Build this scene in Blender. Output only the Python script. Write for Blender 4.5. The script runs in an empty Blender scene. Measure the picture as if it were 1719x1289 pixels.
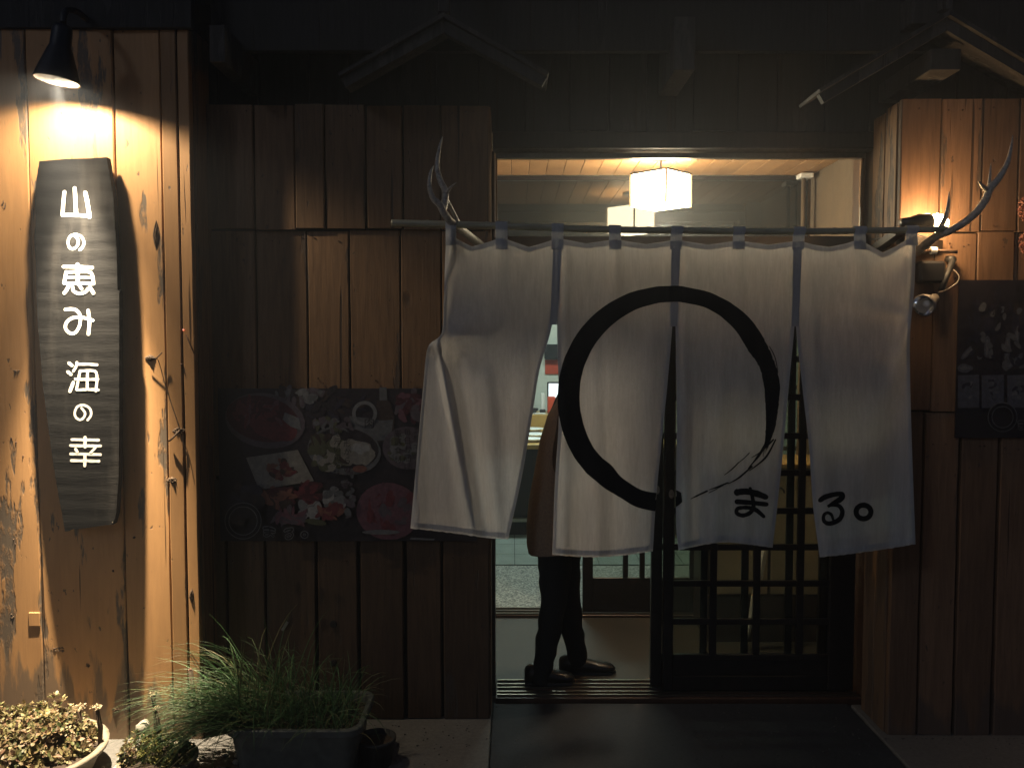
import bpy, bmesh, math, random
from math import radians as R, sin, cos, pi, exp, sqrt
from mathutils import Vector, Matrix, noise
random.seed(7)
S = bpy.context.scene
COL = S.collection

# ------------------------------------------------------------------ camera, world, sun, exposure
CAMH, PITCH, FPX = 1.62, R(3.0), 1430.0
cd = bpy.data.cameras.new("camera"); cam = bpy.data.objects.new("camera", cd); COL.objects.link(cam)
cam.location = (0, 0, CAMH); cam.rotation_euler = (R(90) - PITCH, 0, 0)
cd.sensor_width = 36; cd.lens = 36 * FPX / 1719.0; cd.clip_start = .05; cd.clip_end = 500
S.camera = cam
W = bpy.data.worlds.new("World"); S.world = W; W.use_nodes = True
wn = W.node_tree; bg = wn.nodes["Background"]
sky = wn.nodes.new("ShaderNodeTexSky"); sky.sky_type = 'NISHITA'; sky.sun_disc = False
SUN_EL, SUN_AZ = R(26), R(-38)      # faint cool light from the street, behind and left of the camera
sky.sun_elevation = SUN_EL; sky.sun_rotation = R(180) - SUN_AZ
tint = wn.nodes.new('ShaderNodeMix'); tint.data_type = 'RGBA'; tint.blend_type = 'MULTIPLY'; tint.inputs[0].default_value = 1; tint.inputs[7].default_value = (.88, .90, 1.16, 1)
wn.links.new(sky.outputs[0], tint.inputs[6]); wn.links.new(tint.outputs[2], bg.inputs[0]); bg.inputs[1].default_value = 0.0095
sl = bpy.data.lights.new("street_light", 'SUN'); sl.energy = 0.125; sl.angle = R(6); sl.color = (.70, .83, 1.0)
so = bpy.data.objects.new("street_light", sl); COL.objects.link(so)
so.rotation_euler = (R(90) - SUN_EL, 0, SUN_AZ)
S.view_settings.view_transform = 'Standard'; S.view_settings.look = 'None'
S.view_settings.exposure = 0; S.view_settings.gamma = 1; S.view_settings.use_curve_mapping = False
S.cycles.use_denoising = True
S.cycles.max_bounces = 10; S.cycles.transparent_max_bounces = 12; S.cycles.sample_clamp_indirect = 4

# ------------------------------------------------------------------ helpers
def P(px, py, Y):
    """Point on the plane y=Y seen at pixel (px, py) of the photograph."""
    u = (px - 859.5) / FPX; v = (644.5 - py) / FPX
    dy = cos(PITCH) + v * sin(PITCH); dz = -sin(PITCH) + v * cos(PITCH)
    t = Y / dy
    return Vector((u * t, Y, CAMH + dz * t))
def PX(px, py, Y): return P(px, py, Y).x
def PZ(py, Y): return P(860, py, Y).z

def world_loc(o):
    v = Vector((0, 0, 0))
    while o is not None:
        v += o.location; o = o.parent
    return v
def tag(o, label=None, cat=None, group=None, kind=None):
    if label: o['label'] = label
    if cat: o['category'] = cat
    if group: o['group'] = group
    if kind: o['kind'] = kind
    return o
def empty(name, loc, label=None, cat=None, group=None, kind=None):
    o = bpy.data.objects.new(name, None); COL.objects.link(o); o.location = loc
    o.empty_display_size = .1
    return tag(o, label, cat, group, kind)
def mk(name, verts, faces, mat, parent=None, smooth=False, loc=None, mats=None, mi=None):
    """Mesh object from world-space vertices."""
    me = bpy.data.meshes.new(name)
    base = world_loc(parent) if parent else Vector((0, 0, 0))
    l = Vector(loc) - base if loc is not None else Vector((0, 0, 0))
    off = base + l
    me.from_pydata([(v[0] - off.x, v[1] - off.y, v[2] - off.z) for v in verts], [], faces)
    if mats:
        for m in mats: me.materials.append(m)
        for p, k in zip(me.polygons, mi): p.material_index = k
    elif mat: me.materials.append(mat)
    if smooth:
        me.polygons.foreach_set("use_smooth", [True] * len(me.polygons))
    me.update()
    o = bpy.data.objects.new(name, me); COL.objects.link(o); o.parent = parent; o.location = l
    return o
class MB:
    def __init__(s): s.v = []; s.f = []; s.m = []
    def add(s, v, f, m=0):
        b = len(s.v); s.v += [tuple(q) for q in v]; s.f += [tuple(i + b for i in q) for q in f]; s.m += [m] * len(f); return s
    def box(s, x0, x1, y0, y1, z0, z1, m=0, bev=0.0):
        if bev > 0:
            bm = bmesh.new(); bmesh.ops.create_cube(bm, size=1)
            for q in bm.verts:
                q.co = Vector(((x0 + x1) / 2 + q.co.x * (x1 - x0), (y0 + y1) / 2 + q.co.y * (y1 - y0), (z0 + z1) / 2 + q.co.z * (z1 - z0)))
            bmesh.ops.bevel(bm, geom=list(bm.edges), offset=bev, segments=1, affect='EDGES', profile=.5)
            bm.verts.index_update()
            s.add([q.co.copy() for q in bm.verts], [[l.index for l in f.verts] for f in bm.faces], m); bm.free(); return s
        v = [(x, y, z) for x in (x0, x1) for y in (y0, y1) for z in (z0, z1)]
        s.add(v, [(0, 1, 3, 2), (4, 6, 7, 5), (0, 4, 5, 1), (2, 3, 7, 6), (0, 2, 6, 4), (1, 5, 7, 3)], m); return s
    def bar(s, a, b, w, h, up=(0, 0, 1), m=0):
        a = Vector(a); b = Vector(b); d = (b - a).normalized(); u = Vector(up)
        sd = d.cross(u).normalized() * w / 2; u2 = sd.cross(d).normalized() * h / 2
        v = [a + sd + u2, a - sd + u2, a - sd - u2, a + sd - u2, b + sd + u2, b - sd + u2, b - sd - u2, b + sd - u2]
        s.add(v, [(0, 1, 2, 3), (7, 6, 5, 4), (0, 4, 5, 1), (1, 5, 6, 2), (2, 6, 7, 3), (3, 7, 4, 0)], m); return s
    def tube(s, pts, rad, n=8, m=0, cap=True, jit=0):
        pts = [Vector(p) for p in pts]; k = len(pts)
        if not isinstance(rad, (list, tuple)): rad = [rad] * k
        ref = Vector((.31, .87, .38)); rings = []
        for i, p in enumerate(pts):
            t = (pts[min(i + 1, k - 1)] - pts[max(i - 1, 0)]).normalized()
            a = t.cross(ref).normalized(); b = t.cross(a)
            rings.append([p + (a * cos(2 * pi * j / n) + b * sin(2 * pi * j / n)) * rad[i] * (1 + jit * random.uniform(-1, 1)) for j in range(n)])
        v = [q for r in rings for q in r]; f = []
        for i in range(k - 1):
            for j in range(n):
                f.append((i * n + j, i * n + (j + 1) % n, (i + 1) * n + (j + 1) % n, (i + 1) * n + j))
        if cap: f.append(tuple(range(n - 1, -1, -1))); f.append(tuple((k - 1) * n + j for j in range(n)))
        s.add(v, f, m); return s
    def lathe(s, prof, c, n=24, axis=None, m=0, sx=1, sy=1):
        """prof: list of (radius, height along axis)"""
        c = Vector(c); ax = Vector(axis or (0, 0, 1)).normalized()
        q = Vector((0, 0, 1)).rotation_difference(ax)
        v = []; f = []
        for r, h in prof:
            for j in range(n):
                v.append(c + q @ Vector((r * sx * cos(2 * pi * j / n), r * sy * sin(2 * pi * j / n), h)))
        for i in range(len(prof) - 1):
            for j in range(n):
                f.append((i * n + j, i * n + (j + 1) % n, (i + 1) * n + (j + 1) % n, (i + 1) * n + j))
        s.add(v, f, m); return s
    def build(s, name, mat, parent=None, smooth=False, mats=None):
        o = mk(name, s.v, s.f, mat, parent, smooth, mats=mats, mi=s.m if mats else None)
        return o
def smooth_by_angle(o, deg=40):
    me = o.data
    me.polygons.foreach_set("use_smooth", [True] * len(me.polygons))
    try: me.set_sharp_from_angle(angle=R(deg))
    except Exception: pass
    return o
def catmull(pts, n=8):
    pts = [Vector(p) for p in pts]; out = []
    for i in range(len(pts) - 1):
        p0 = pts[max(i - 1, 0)]; p1 = pts[i]; p2 = pts[i + 1]; p3 = pts[min(i + 2, len(pts) - 1)]
        for k in range(n):
            t = k / n
            out.append(.5 * ((2 * p1) + (p2 - p0) * t + (2 * p0 - 5 * p1 + 4 * p2 - p3) * t * t + (3 * p1 - p0 - 3 * p2 + p3) * t ** 3))
    out.append(pts[-1]); return out
def lerp(a, b, t): return a + (b - a) * t
def interp(tab, x):
    if x <= tab[0][0]: return tab[0][1]
    for (a, b), (c, d) in zip(tab, tab[1:]):
        if x <= c:
            t = (x - a) / (c - a) if c > a else 0
            return b + (d - b) * t
    return tab[-1][1]
def sinterp(tab, x):
    """smooth (catmull) interpolation of a table"""
    if x <= tab[0][0]: return tab[0][1]
    if x >= tab[-1][0]: return tab[-1][1]
    for i in range(len(tab) - 1):
        if x <= tab[i + 1][0]:
            x1, y1 = tab[i]; x2, y2 = tab[i + 1]; h = x2 - x1; t = (x - x1) / h
            m1 = (y2 - tab[i - 1][1]) / (x2 - tab[i - 1][0]) if i > 0 else (y2 - y1) / h
            m2 = (tab[i + 2][1] - y1) / (tab[i + 2][0] - x1) if i + 2 < len(tab) else (y2 - y1) / h
            return (2*t**3-3*t*t+1)*y1 + (t**3-2*t*t+t)*h*m1 + (-2*t**3+3*t*t)*y2 + (t**3-t*t)*h*m2
def ell(cx, cy, rx, ry, rot=0, n=28, a0=0, a1=2 * pi):
    return [(cx + rx * cos(a) * cos(rot) - ry * sin(a) * sin(rot), cy + rx * cos(a) * sin(rot) + ry * sin(a) * cos(rot))
            for a in [a0 + (a1 - a0) * k / n for k in range(n)]]

# ------------------------------------------------------------------ materials
def new_mat(name):
    m = bpy.data.materials.new(name); m.use_nodes = True; nt = m.node_tree
    b = nt.nodes["Principled BSDF"]; return m, nt, b
def N(nt, typ, **kw):
    n = nt.nodes.new(typ)
    for k, v in kw.items():
        if k.startswith('_'): n.inputs[int(k[1:])].default_value = v
        else: setattr(n, k, v)
    return n
def ramp(nt, fac, stops, interp_='LINEAR'):
    r = nt.nodes.new("ShaderNodeValToRGB"); r.color_ramp.interpolation = interp_
    el = r.color_ramp.elements
    while len(el) < len(stops): el.new(.5)
    for e, (p, c) in zip(el, stops):
        e.position = p; e.color = (c, c, c, 1) if isinstance(c, (int, float)) else (*c, 1)
    nt.links.new(fac, r.inputs[0]); return r.outputs[0]
def mixc(nt, fac, a, b, mode='MIX'):
    m = nt.nodes.new("ShaderNodeMix"); m.data_type = 'RGBA'; m.blend_type = mode
    for sock, v in ((m.inputs[0], fac), (m.inputs[6], a), (m.inputs[7], b)):
        if hasattr(v, 'is_output'): nt.links.new(v, sock)
        elif isinstance(v, (int, float)): sock.default_value = v
        else: sock.default_value = (*v, 1)
    return m.outputs[2]
def math_(nt, op, a, b=None, clamp=False):
    m = nt.nodes.new("ShaderNodeMath"); m.operation = op; m.use_clamp = clamp
    for i, v in enumerate((a, b)):
        if v is None: continue
        if hasattr(v, 'is_output'): nt.links.new(v, m.inputs[i])
        else: m.inputs[i].default_value = v
    return m.outputs[0]
def coords(nt, scale=(1, 1, 1), rnd=0.0, space='Object'):
    tc = nt.nodes.new("ShaderNodeTexCoord"); out = tc.outputs[space]
    if rnd:
        oi = nt.nodes.new("ShaderNodeObjectInfo")
        vm = nt.nodes.new("ShaderNodeVectorMath"); vm.operation = 'MULTIPLY_ADD'
        cx = nt.nodes.new("ShaderNodeCombineXYZ")
        for i, k in enumerate((1.0, .73, 1.9)):
            nt.links.new(math_(nt, 'MULTIPLY', oi.outputs['Random'], k * rnd), cx.inputs[i])
        va = nt.nodes.new("ShaderNodeVectorMath"); va.operation = 'ADD'
        nt.links.new(out, va.inputs[0]); nt.links.new(cx.outputs[0], va.inputs[1]); out = va.outputs[0]
    mp = nt.nodes.new("ShaderNodeMapping"); mp.inputs['Scale'].default_value = scale
    nt.links.new(out, mp.inputs[0]); return mp.outputs[0]
def noise_(nt, vec, scale, detail=4, rough=.55, dist=0):
    n = nt.nodes.new("ShaderNodeTexNoise"); n.inputs['Scale'].default_value = scale
    n.inputs['Detail'].default_value = detail; n.inputs['Roughness'].default_value = rough
    n.inputs['Distortion'].default_value = dist
    nt.links.new(vec, n.inputs['Vector']); return n.outputs['Fac']
def bump(nt, b, h, strength=.3, dist=.01):
    bp = nt.nodes.new("ShaderNodeBump"); bp.inputs['Strength'].default_value = strength
    bp.inputs['Distance'].default_value = dist
    nt.links.new(h, bp.inputs['Height']); nt.links.new(bp.outputs[0], b.inputs['Normal'])
def simple(name, col, rough=.6, metal=0, noise=.0, nscale=20, bmp=0, spec=.5, tint=None):
    m, nt, b = new_mat(name)
    b.inputs['Roughness'].default_value = rough; b.inputs['Metallic'].default_value = metal
    b.inputs['Specular IOR Level'].default_value = spec
    v = coords(nt); nz = noise_(nt, v, nscale, 5)
    lo = tuple(c * (1 - noise) for c in col); hi = tuple(min(1, c * (1 + noise)) for c in col)
    if tint: hi = tint
    nt.links.new(ramp(nt, nz, [(.3, lo), (.7, hi)]), b.inputs['Base Color'])
    if bmp: bump(nt, b, nz, bmp, .004)
    return m
def emit(name, col, strength):
    m, nt, b = new_mat(name)
    b.inputs['Base Color'].default_value = (.8, .8, .8, 1)
    b.inputs['Emission Color'].default_value = (*col, 1); b.inputs['Emission Strength'].default_value = strength
    return m
def wood(name, base, dark, worn, wear=.62, rough=.6, stain=0.0, grain=1.0, knots=True, cracks=True):
    m, nt, b = new_mat(name)
    b.inputs['Specular IOR Level'].default_value = .3
    v1 = coords(nt, (1, 1, .07), rnd=37); v2 = coords(nt, (1, 1, .35), rnd=37)
    g = noise_(nt, v1, 70, 6, .6, .6); big = noise_(nt, v2, 5, 4); fine = noise_(nt, v2, 45, 6, .7)
    c = mixc(nt, ramp(nt, big, [(.3, 0), (.7, 1)]), base, tuple(x * .74 for x in base))
    c = mixc(nt, ramp(nt, g, [(.38, 0), (.72, .85 * grain)]), c, dark)
    oi = nt.nodes.new("ShaderNodeObjectInfo")
    hs = nt.nodes.new("ShaderNodeHueSaturation")
    nt.links.new(math_(nt, 'MULTIPLY_ADD', oi.outputs['Random'], .46), hs.inputs['Value'])
    hs.inputs['Value'].links[0].from_node.inputs[2].default_value = .74
    nt.links.new(c, hs.inputs['Color']); c = hs.outputs[0]
    # flaked paint: long vertical islands of bare grey wood
    v3 = coords(nt, (1, 1, .16), rnd=53)
    gen = nt.nodes.new("ShaderNodeTexCoord"); sx = nt.nodes.new("ShaderNodeSeparateXYZ"); nt.links.new(gen.outputs['Generated'], sx.inputs[0])
    ed = math_(nt, 'MULTIPLY', math_(nt, 'POWER', math_(nt, 'MULTIPLY', math_(nt, 'ABSOLUTE', math_(nt, 'SUBTRACT', sx.outputs[0], .5)), 2.0), 6.0), .085)
    w1 = math_(nt, 'ADD', noise_(nt, v3, 9, 5, .62), ed); w = ramp(nt, w1, [(wear, 0), (wear + .025, 1)])
    w = math_(nt, 'MULTIPLY', w, ramp(nt, fine, [(.35, .25), (.5, 1)]))
    c = mixc(nt, w, c, worn)
    fl = ramp(nt, noise_(nt, coords(nt, (1, 1, .5), rnd=91), 34, 3, .6), [(.69, 0), (.71, .8)])
    c = mixc(nt, fl, c, tuple(x * .6 for x in worn)); w = math_(nt, 'MAXIMUM', w, fl)
    h = math_(nt, 'SUBTRACT', math_(nt, 'MULTIPLY', g, .5 * grain), math_(nt, 'MULTIPLY', w, .5))
    if cracks:
        v4 = coords(nt, (1, 1, .022), rnd=71)
        k1 = noise_(nt, v4, 26, 3, .5, .3); ck = ramp(nt, k1, [(.665, 0), (.69, 1)])
        c = mixc(nt, math_(nt, 'MULTIPLY', ck, .85), c, (.02, .012, .008)); h = math_(nt, 'SUBTRACT', h, math_(nt, 'MULTIPLY', ck, .9))
    if knots:
        vo = nt.nodes.new("ShaderNodeTexVoronoi"); vo.inputs['Scale'].default_value = 1.0
        nt.links.new(coords(nt, (3.1, 3.1, 1.7), rnd=19), vo.inputs['Vector'])
        vd = math_(nt, 'ADD', vo.outputs['Distance'], math_(nt, 'MULTIPLY', fine, .05))
        kn = ramp(nt, vd, [(.05, 1), (.10, 0)])
        c = mixc(nt, math_(nt, 'MULTIPLY', kn, .8), c, (.035, .018, .01)); h = math_(nt, 'SUBTRACT', h, kn)
    if stain > 0:     # splashed, weathered foot of the boards with its own ragged edge
        ge = nt.nodes.new("ShaderNodeTexCoord"); sp = nt.nodes.new("ShaderNodeSeparateXYZ")
        geo = nt.nodes.new("ShaderNodeNewGeometry"); nt.links.new(geo.outputs['Position'], sp.inputs[0])
        zz = math_(nt, 'ADD', math_(nt, 'MULTIPLY', sp.outputs[2], 1.0), math_(nt, 'MULTIPLY', w1, -1.0 * stain * 2))
        st = ramp(nt, math_(nt, 'ADD', zz, .85), [(.5 - .06, 1), (.5 + .02, 0)])
        c = mixc(nt, math_(nt, 'MULTIPLY', st, .8), c, worn)
    nt.links.new(c, b.inputs['Base Color'])
    nt.links.new(ramp(nt, g, [(.3, rough - .1), (.8, rough + .15)]), b.inputs['Roughness'])
    bump(nt, b, h, .45, .006)
    return m
M = {}
M['wood_low'] = wood('shaded_old_timber', (.105, .062, .036), (.05, .03, .018), (.06, .045, .035), wear=.64)  # lowest recess boards, their dimness put into the colour
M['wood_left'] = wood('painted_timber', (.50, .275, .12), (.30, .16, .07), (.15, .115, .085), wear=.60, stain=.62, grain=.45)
M['wood'] = wood('dimmed_old_timber', (.20, .112, .055), (.09, .05, .026), (.08, .055, .04), wear=.66, stain=0)  # recess copy of the wall timber, its dim light put into the colour
M['wood_right'] = wood('brown_timber', (.225, .13, .075), (.11, .062, .036), (.09, .065, .05), wear=.66, stain=.45)
M['wood_return'] = wood('return_timber', (.34, .19, .09), (.17, .09, .04), (.08, .055, .04), wear=.6, stain=.95)
M['dark_wood'] = wood('dark_stained_timber', (.035, .024, .018), (.014, .01, .008), (.05, .04, .03), wear=.72, rough=.5, knots=False, cracks=False)
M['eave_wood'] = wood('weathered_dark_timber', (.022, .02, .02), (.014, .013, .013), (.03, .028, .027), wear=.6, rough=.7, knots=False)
M['gable_wood'] = wood('grey_timber', (.045, .041, .039), (.028, .025, .024), (.06, .056, .052), wear=.55, rough=.7, knots=False)
M['ceiling_wood'] = wood('ceiling_board', (.56, .33, .16), (.42, .22, .10), (.5, .3, .15), wear=.8, rough=.45, knots=False, cracks=False, grain=.6)
M['backing'] = simple('dark_gap', (.012, .009, .008), .9)
M['jamb'] = simple('lacquered_jamb', (.05, .025, .015), .4, noise=.3, nscale=30)
M['door'] = simple('black_brown_lacquer', (.013, .010, .009), .38, noise=.4, nscale=25, bmp=.1)
M['metal'] = simple('brushed_aluminium', (.30, .27, .22), .35, 1.0, .1, 60)
M['black'] = simple('black_enamel', (.012, .012, .014), .35, 0, .2)
M['black_dull'] = simple('black_plastic', (.02, .02, .022), .6, 0, .2)
M['white'] = simple('white_enamel', (.8, .8, .78), .5, noise=.05)
M['chrome'] = simple('polished_reflector', (.85, .85, .85), .12, 1.0)
M['greymetal'] = simple('grey_painted_metal', (.28, .25, .22), .4, .2, .15, 40)
M['rust'] = simple('rusty_iron', (.09, .05, .035), .8, .3, .4, 60, .4)
def chip_paint():
    m, nt, b = new_mat('white_sign_paint'); n1 = noise_(nt, coords(nt, (1, 1, 2.5)), 70, 5, .7)
    c = mixc(nt, ramp(nt, n1, [(.60, 0), (.68, .7)]), (.74, .73, .69), (.10, .095, .09)); nt.links.new(c, b.inputs['Base Color'])
    b.inputs['Roughness'].default_value = .6; bump(nt, b, n1, .3, .003); return m
M['paint_white'] = chip_paint()
M['ink'] = simple('black_textile_ink', (.010, .010, .012), .85, noise=.3, nscale=300, spec=.1)
M['stone'] = simple('pale_pebble', (.42, .39, .34), .8, noise=.3, nscale=40, bmp=.4)
M['terracotta'] = simple('old_ceramic', (.24, .205, .155), .6, noise=.25, nscale=30, bmp=.3)
M['soil'] = simple('potting_soil', (.045, .03, .02), .95, noise=.5, nscale=60, bmp=.8)
M['coat'] = simple('brown_wool', (.24, .175, .125), .9, noise=.2, nscale=120, bmp=.3, spec=.1)
M['sleeve'] = simple('dark_brown_wool', (.06, .033, .02), .9, noise=.2, nscale=120, bmp=.3, spec=.1)
M['trousers'] = simple('black_trousers', (.009, .009, .012), .85, noise=.2, spec=.2)
M['shoe'] = simple('black_leather', (.010, .009, .009), .32, noise=.2)
M['skin'] = simple('skin', (.55, .35, .25), .5, noise=.05)
M['hair'] = simple('dark_hair', (.012, .009, .008), .5, noise=.4, nscale=200)
M['interior_wall'] = simple('pale_plaster', (.74, .76, .70), .8, noise=.03)
M['tan_wall'] = simple('tan_plaster', (.13, .10, .07), .85, noise=.08, nscale=30)
M['red'] = simple('red_card', (.55, .07, .03), .5, noise=.1)
M['paper'] = simple('white_paper', (.75, .75, .72), .7, noise=.04)
M['table'] = wood('honey_counter', (.55, .36, .13), (.42, .24, .08), (.5, .3, .1), wear=.85, rough=.35, knots=False, cracks=False)
M['beige'] = simple('beige_card', (.66, .56, .40), .7, noise=.12, nscale=9)
M['steel_blue'] = simple('blue_grey_tape', (.17, .20, .24), .9, noise=.15, nscale=150, bmp=.3, spec=.1)

def bamboo_mat():
    m, nt, b = new_mat('bamboo')
    v = coords(nt, (.12, 1, 1)); g = noise_(nt, v, 90, 4)
    c = ramp(nt, g, [(.3, (.26, .24, .16)), (.7, (.42, .39, .28))])
    nt.links.new(c, b.inputs['Base Color']); b.inputs['Roughness'].default_value = .42; bump(nt, b, g, .15, .002); return m
M['bamboo'] = bamboo_mat()
def antler_mat():
    m, nt, b = new_mat('antler_bone')
    v = coords(nt, (1, 1, 1)); g = noise_(nt, v, 55, 6, .65, .8)
    nt.links.new(ramp(nt, g, [(.3, (.15, .135, .12)), (.55, (.36, .34, .31)), (.75, (.48, .45, .41))]), b.inputs['Base Color'])
    b.inputs['Roughness'].default_value = .5; bump(nt, b, g, .5, .006); return m
M['antler'] = antler_mat()
def board_mat():
    m, nt, b = new_mat('charred_board')
    wv = nt.nodes.new("ShaderNodeTexWave"); wv.bands_direction = 'Z'; wv.inputs['Scale'].default_value = 5
    wv.inputs['Distortion'].default_value = 9; wv.inputs['Detail'].default_value = 5; wv.inputs['Detail Scale'].default_value = .6
    nt.links.new(coords(nt, (.35, .35, 1)), wv.inputs['Vector'])
    v = coords(nt, (.3, 1, 2.0)); g = noise_(nt, v, 34, 7, .7)
    v2 = coords(nt, (1.6, 1, .28)); st = noise_(nt, v2, 7, 4)
    c = ramp(nt, wv.outputs[1], [(.15, (.0045, .0045, .005)), (.9, (.011, .011, .0115))])
    c = mixc(nt, ramp(nt, g, [(.35, .0), (.75, .4)]), c, (.022, .021, .022))
    c = mixc(nt, ramp(nt, st, [(.52, 0), (.72, .55)]), c, (.040, .037, .035))
    nt.links.new(c, b.inputs['Base Color']); b.inputs['Roughness'].default_value = .8; b.inputs['Specular IOR Level'].default_value = .08
    bump(nt, b, math_(nt, 'ADD', g, math_(nt, 'MULTIPLY', wv.outputs[1], .12)), .35, .003); return m
M['board'] = board_mat()
def cloth_mat(name, col, trans=.35):
    m, nt, b = new_mat(name)
    out = nt.nodes["Material Output"]
    v = coords(nt, (1, 1, 1)); ws = noise_(nt, coords(nt, (1, 1, .12)), 420, 2); wf = noise_(nt, coords(nt, (.12, 1, 1)), 420, 2)
    weave = math_(nt, 'ADD', ws, wf); cr = noise_(nt, coords(nt, (1, 1, .45)), 16, 5, .5)
    blot = noise_(nt, v, 4, 4)
    cc = mixc(nt, ramp(nt, blot, [(.35, 0), (.7, 1)]), col, tuple(x * .88 for x in col))
    slub = noise_(nt, coords(nt, (1, 1, .10)), 130, 3, .6)
    cc = mixc(nt, ramp(nt, slub, [(.35, .5), (.62, 0)]), cc, tuple(x * .72 for x in col))
    cc = mixc(nt, ramp(nt, math_(nt, 'MULTIPLY', weave, .5), [(.4, .35), (.6, 0)]), cc, tuple(x * .7 for x in col))
    d = nt.nodes.new("ShaderNodeBsdfDiffuse"); t = nt.nodes.new("ShaderNodeBsdfTranslucent"); mx = nt.nodes.new("ShaderNodeMixShader")
    nt.links.new(cc, d.inputs[0]); nt.links.new(cc, t.inputs[0]); mx.inputs[0].default_value = trans
    bp = nt.nodes.new("ShaderNodeBump"); bp.inputs['Strength'].default_value = .5; bp.inputs['Distance'].default_value = .006
    nt.links.new(math_(nt, 'ADD', math_(nt, 'MULTIPLY', weave, .12), cr), bp.inputs['Height'])
    nt.links.new(bp.outputs[0], d.inputs['Normal']); nt.links.new(bp.outputs[0], t.inputs['Normal'])
    nt.links.new(d.outputs[0], mx.inputs[1]); nt.links.new(t.outputs[0], mx.inputs[2]); nt.links.new(mx.outputs[0], out.inputs[0])
    return m
M['cloth'] = cloth_mat('natural_linen', (.71, .70, .69), .46)
M['cloth_hem'] = cloth_mat('folded_linen_hem', (.68, .68, .68), .40)
M['cloth_tab'] = cloth_mat('blue_grey_linen_tape', (.46, .475, .50), .18)
def glass_mat(name, tintc=(.96, .98, .97), scatter=.0, fac=1.0, ior=1.45, rough=.02):
    m, nt, b = new_mat(name); out = nt.nodes["Material Output"]
    tr = nt.nodes.new("ShaderNodeBsdfTransparent"); tr.inputs[0].default_value = (*tintc, 1)
    gl = nt.nodes.new("ShaderNodeBsdfGlossy"); gl.inputs['Roughness'].default_value = rough
    fr = nt.nodes.new("ShaderNodeFresnel"); fr.inputs[0].default_value = ior
    mx = nt.nodes.new("ShaderNodeMixShader"); nt.links.new(fr.outputs[0], mx.inputs[0])
    nt.links.new(tr.outputs[0], mx.inputs[1]); nt.links.new(gl.outputs[0], mx.inputs[2]); last = mx.outputs[0]
    if scatter > 0:
        t2 = nt.nodes.new("ShaderNodeBsdfTranslucent"); t2.inputs[0].default_value = (.8, .8, .75, 1)
        m2 = nt.nodes.new("ShaderNodeMixShader")
        nz = noise_(nt, coords(nt), 5, 6, .7)
        sp = noise_(nt, coords(nt), 130, 2, .5)
        f = math_(nt, 'ADD', math_(nt, 'MULTIPLY', ramp(nt, nz, [(.3, .35), (.75, 1)]), scatter), math_(nt, 'MULTIPLY', ramp(nt, sp, [(.74, 0), (.78, 1)]), scatter * 3))
        nt.links.new(f, m2.inputs[0]); nt.links.new(last, m2.inputs[1]); nt.links.new(t2.outputs[0], m2.inputs[2]); last = m2.outputs[0]
    nt.links.new(last, out.inputs[0]); return m
M['glass'] = glass_mat('clear_glass', (.88, .89, .85), scatter=.02)
M['transom_glass'] = glass_mat('glare_glass', scatter=.010)  # slight scatter added for a glare-like glow round the lantern
def darkglass():
    m, nt, b = new_mat('smoky_glass')
    b.inputs['Base Color'].default_value = (.012, .014, .012, 1); b.inputs['Roughness'].default_value = .02
    b.inputs['IOR'].default_value = 1.6; return m
M['dark_glass'] = darkglass()
def ground_mat(name, a, b_, sc=40, bs=.5, rough=.85, big=.4):
    m, nt, b = new_mat(name)
    v = coords(nt); n1 = noise_(nt, v, sc * 2.4, 8, .75); n2 = noise_(nt, v, 2.2, 5)
    c = ramp(nt, n1, [(.3, a), (.7, b_)])
    c = mixc(nt, ramp(nt, n2, [(.35, 0), (.7, big)]), c, tuple(x * .5 for x in a))
    nt.links.new(c, b.inputs['Base Color']); b.inputs['Roughness'].default_value = rough; bump(nt, b, n1, bs, .004); return m
M['asphalt'] = ground_mat('asphalt', (.035, .036, .04), (.07, .07, .075))
M['concrete'] = ground_mat('concrete', (.085, .082, .08), (.19, .18, .17), 25, .7)
M['paving'] = ground_mat('dark_paving', (.010, .011, .015), (.034, .037, .048), 30, .8, .85)  # very dark blue-grey mottle, rough and matt
M['vest_floor'] = ground_mat('vestibule_concrete', (.030, .027, .022), (.05, .045, .036), 20, .2, .6)
def terrazzo():
    m, nt, b = new_mat('terrazzo')
    vo = nt.nodes.new("ShaderNodeTexVoronoi"); vo.inputs['Scale'].default_value = 110; nt.links.new(coords(nt), vo.inputs[0])
    sp = nt.nodes.new("ShaderNodeSeparateColor"); nt.links.new(vo.outputs['Color'], sp.inputs[0])
    nt.links.new(ramp(nt, sp.outputs[0], [(.1, (.07, .075, .07)), (.5, (.24, .25, .23)), (.95, (.55, .56, .52))]), b.inputs['Base Color'])
    b.inputs['Roughness'].default_value = .5; return m
M['terrazzo'] = terrazzo()
M['tile'] = simple('grey_green_tile', (.25, .29, .27), .35, noise=.12, nscale=8)
M['grout'] = simple('grout', (.10, .11, .10), .9)

def leaf_mat(name, cols, rough=.5, trans=.25):
    m, nt, b = new_mat(name); out = nt.nodes["Material Output"]
    ge = nt.nodes.new("ShaderNodeNewGeometry")
    c = ramp(nt, ge.outputs['Random Per Island'], [(i / max(1, len(cols) - 1), q) for i, q in enumerate(cols)])
    nz = noise_(nt, coords(nt), 60, 3)
    c = mixc(nt, ramp(nt, nz, [(.35, .35), (.65, 0)]), c, (.03, .03, .015))
    nt.links.new(c, b.inputs['Base Color']); b.inputs['Roughness'].default_value = rough
    t = nt.nodes.new("ShaderNodeBsdfTranslucent"); nt.links.new(c, t.inputs[0])
    mx = nt.nodes.new("ShaderNodeMixShader"); mx.inputs[0].default_value = trans
    nt.links.new(b.outputs[0], mx.inputs[1]); nt.links.new(t.outputs[0], mx.inputs[2]); nt.links.new(mx.outputs[0], out.inputs[0])
    return m
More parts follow.
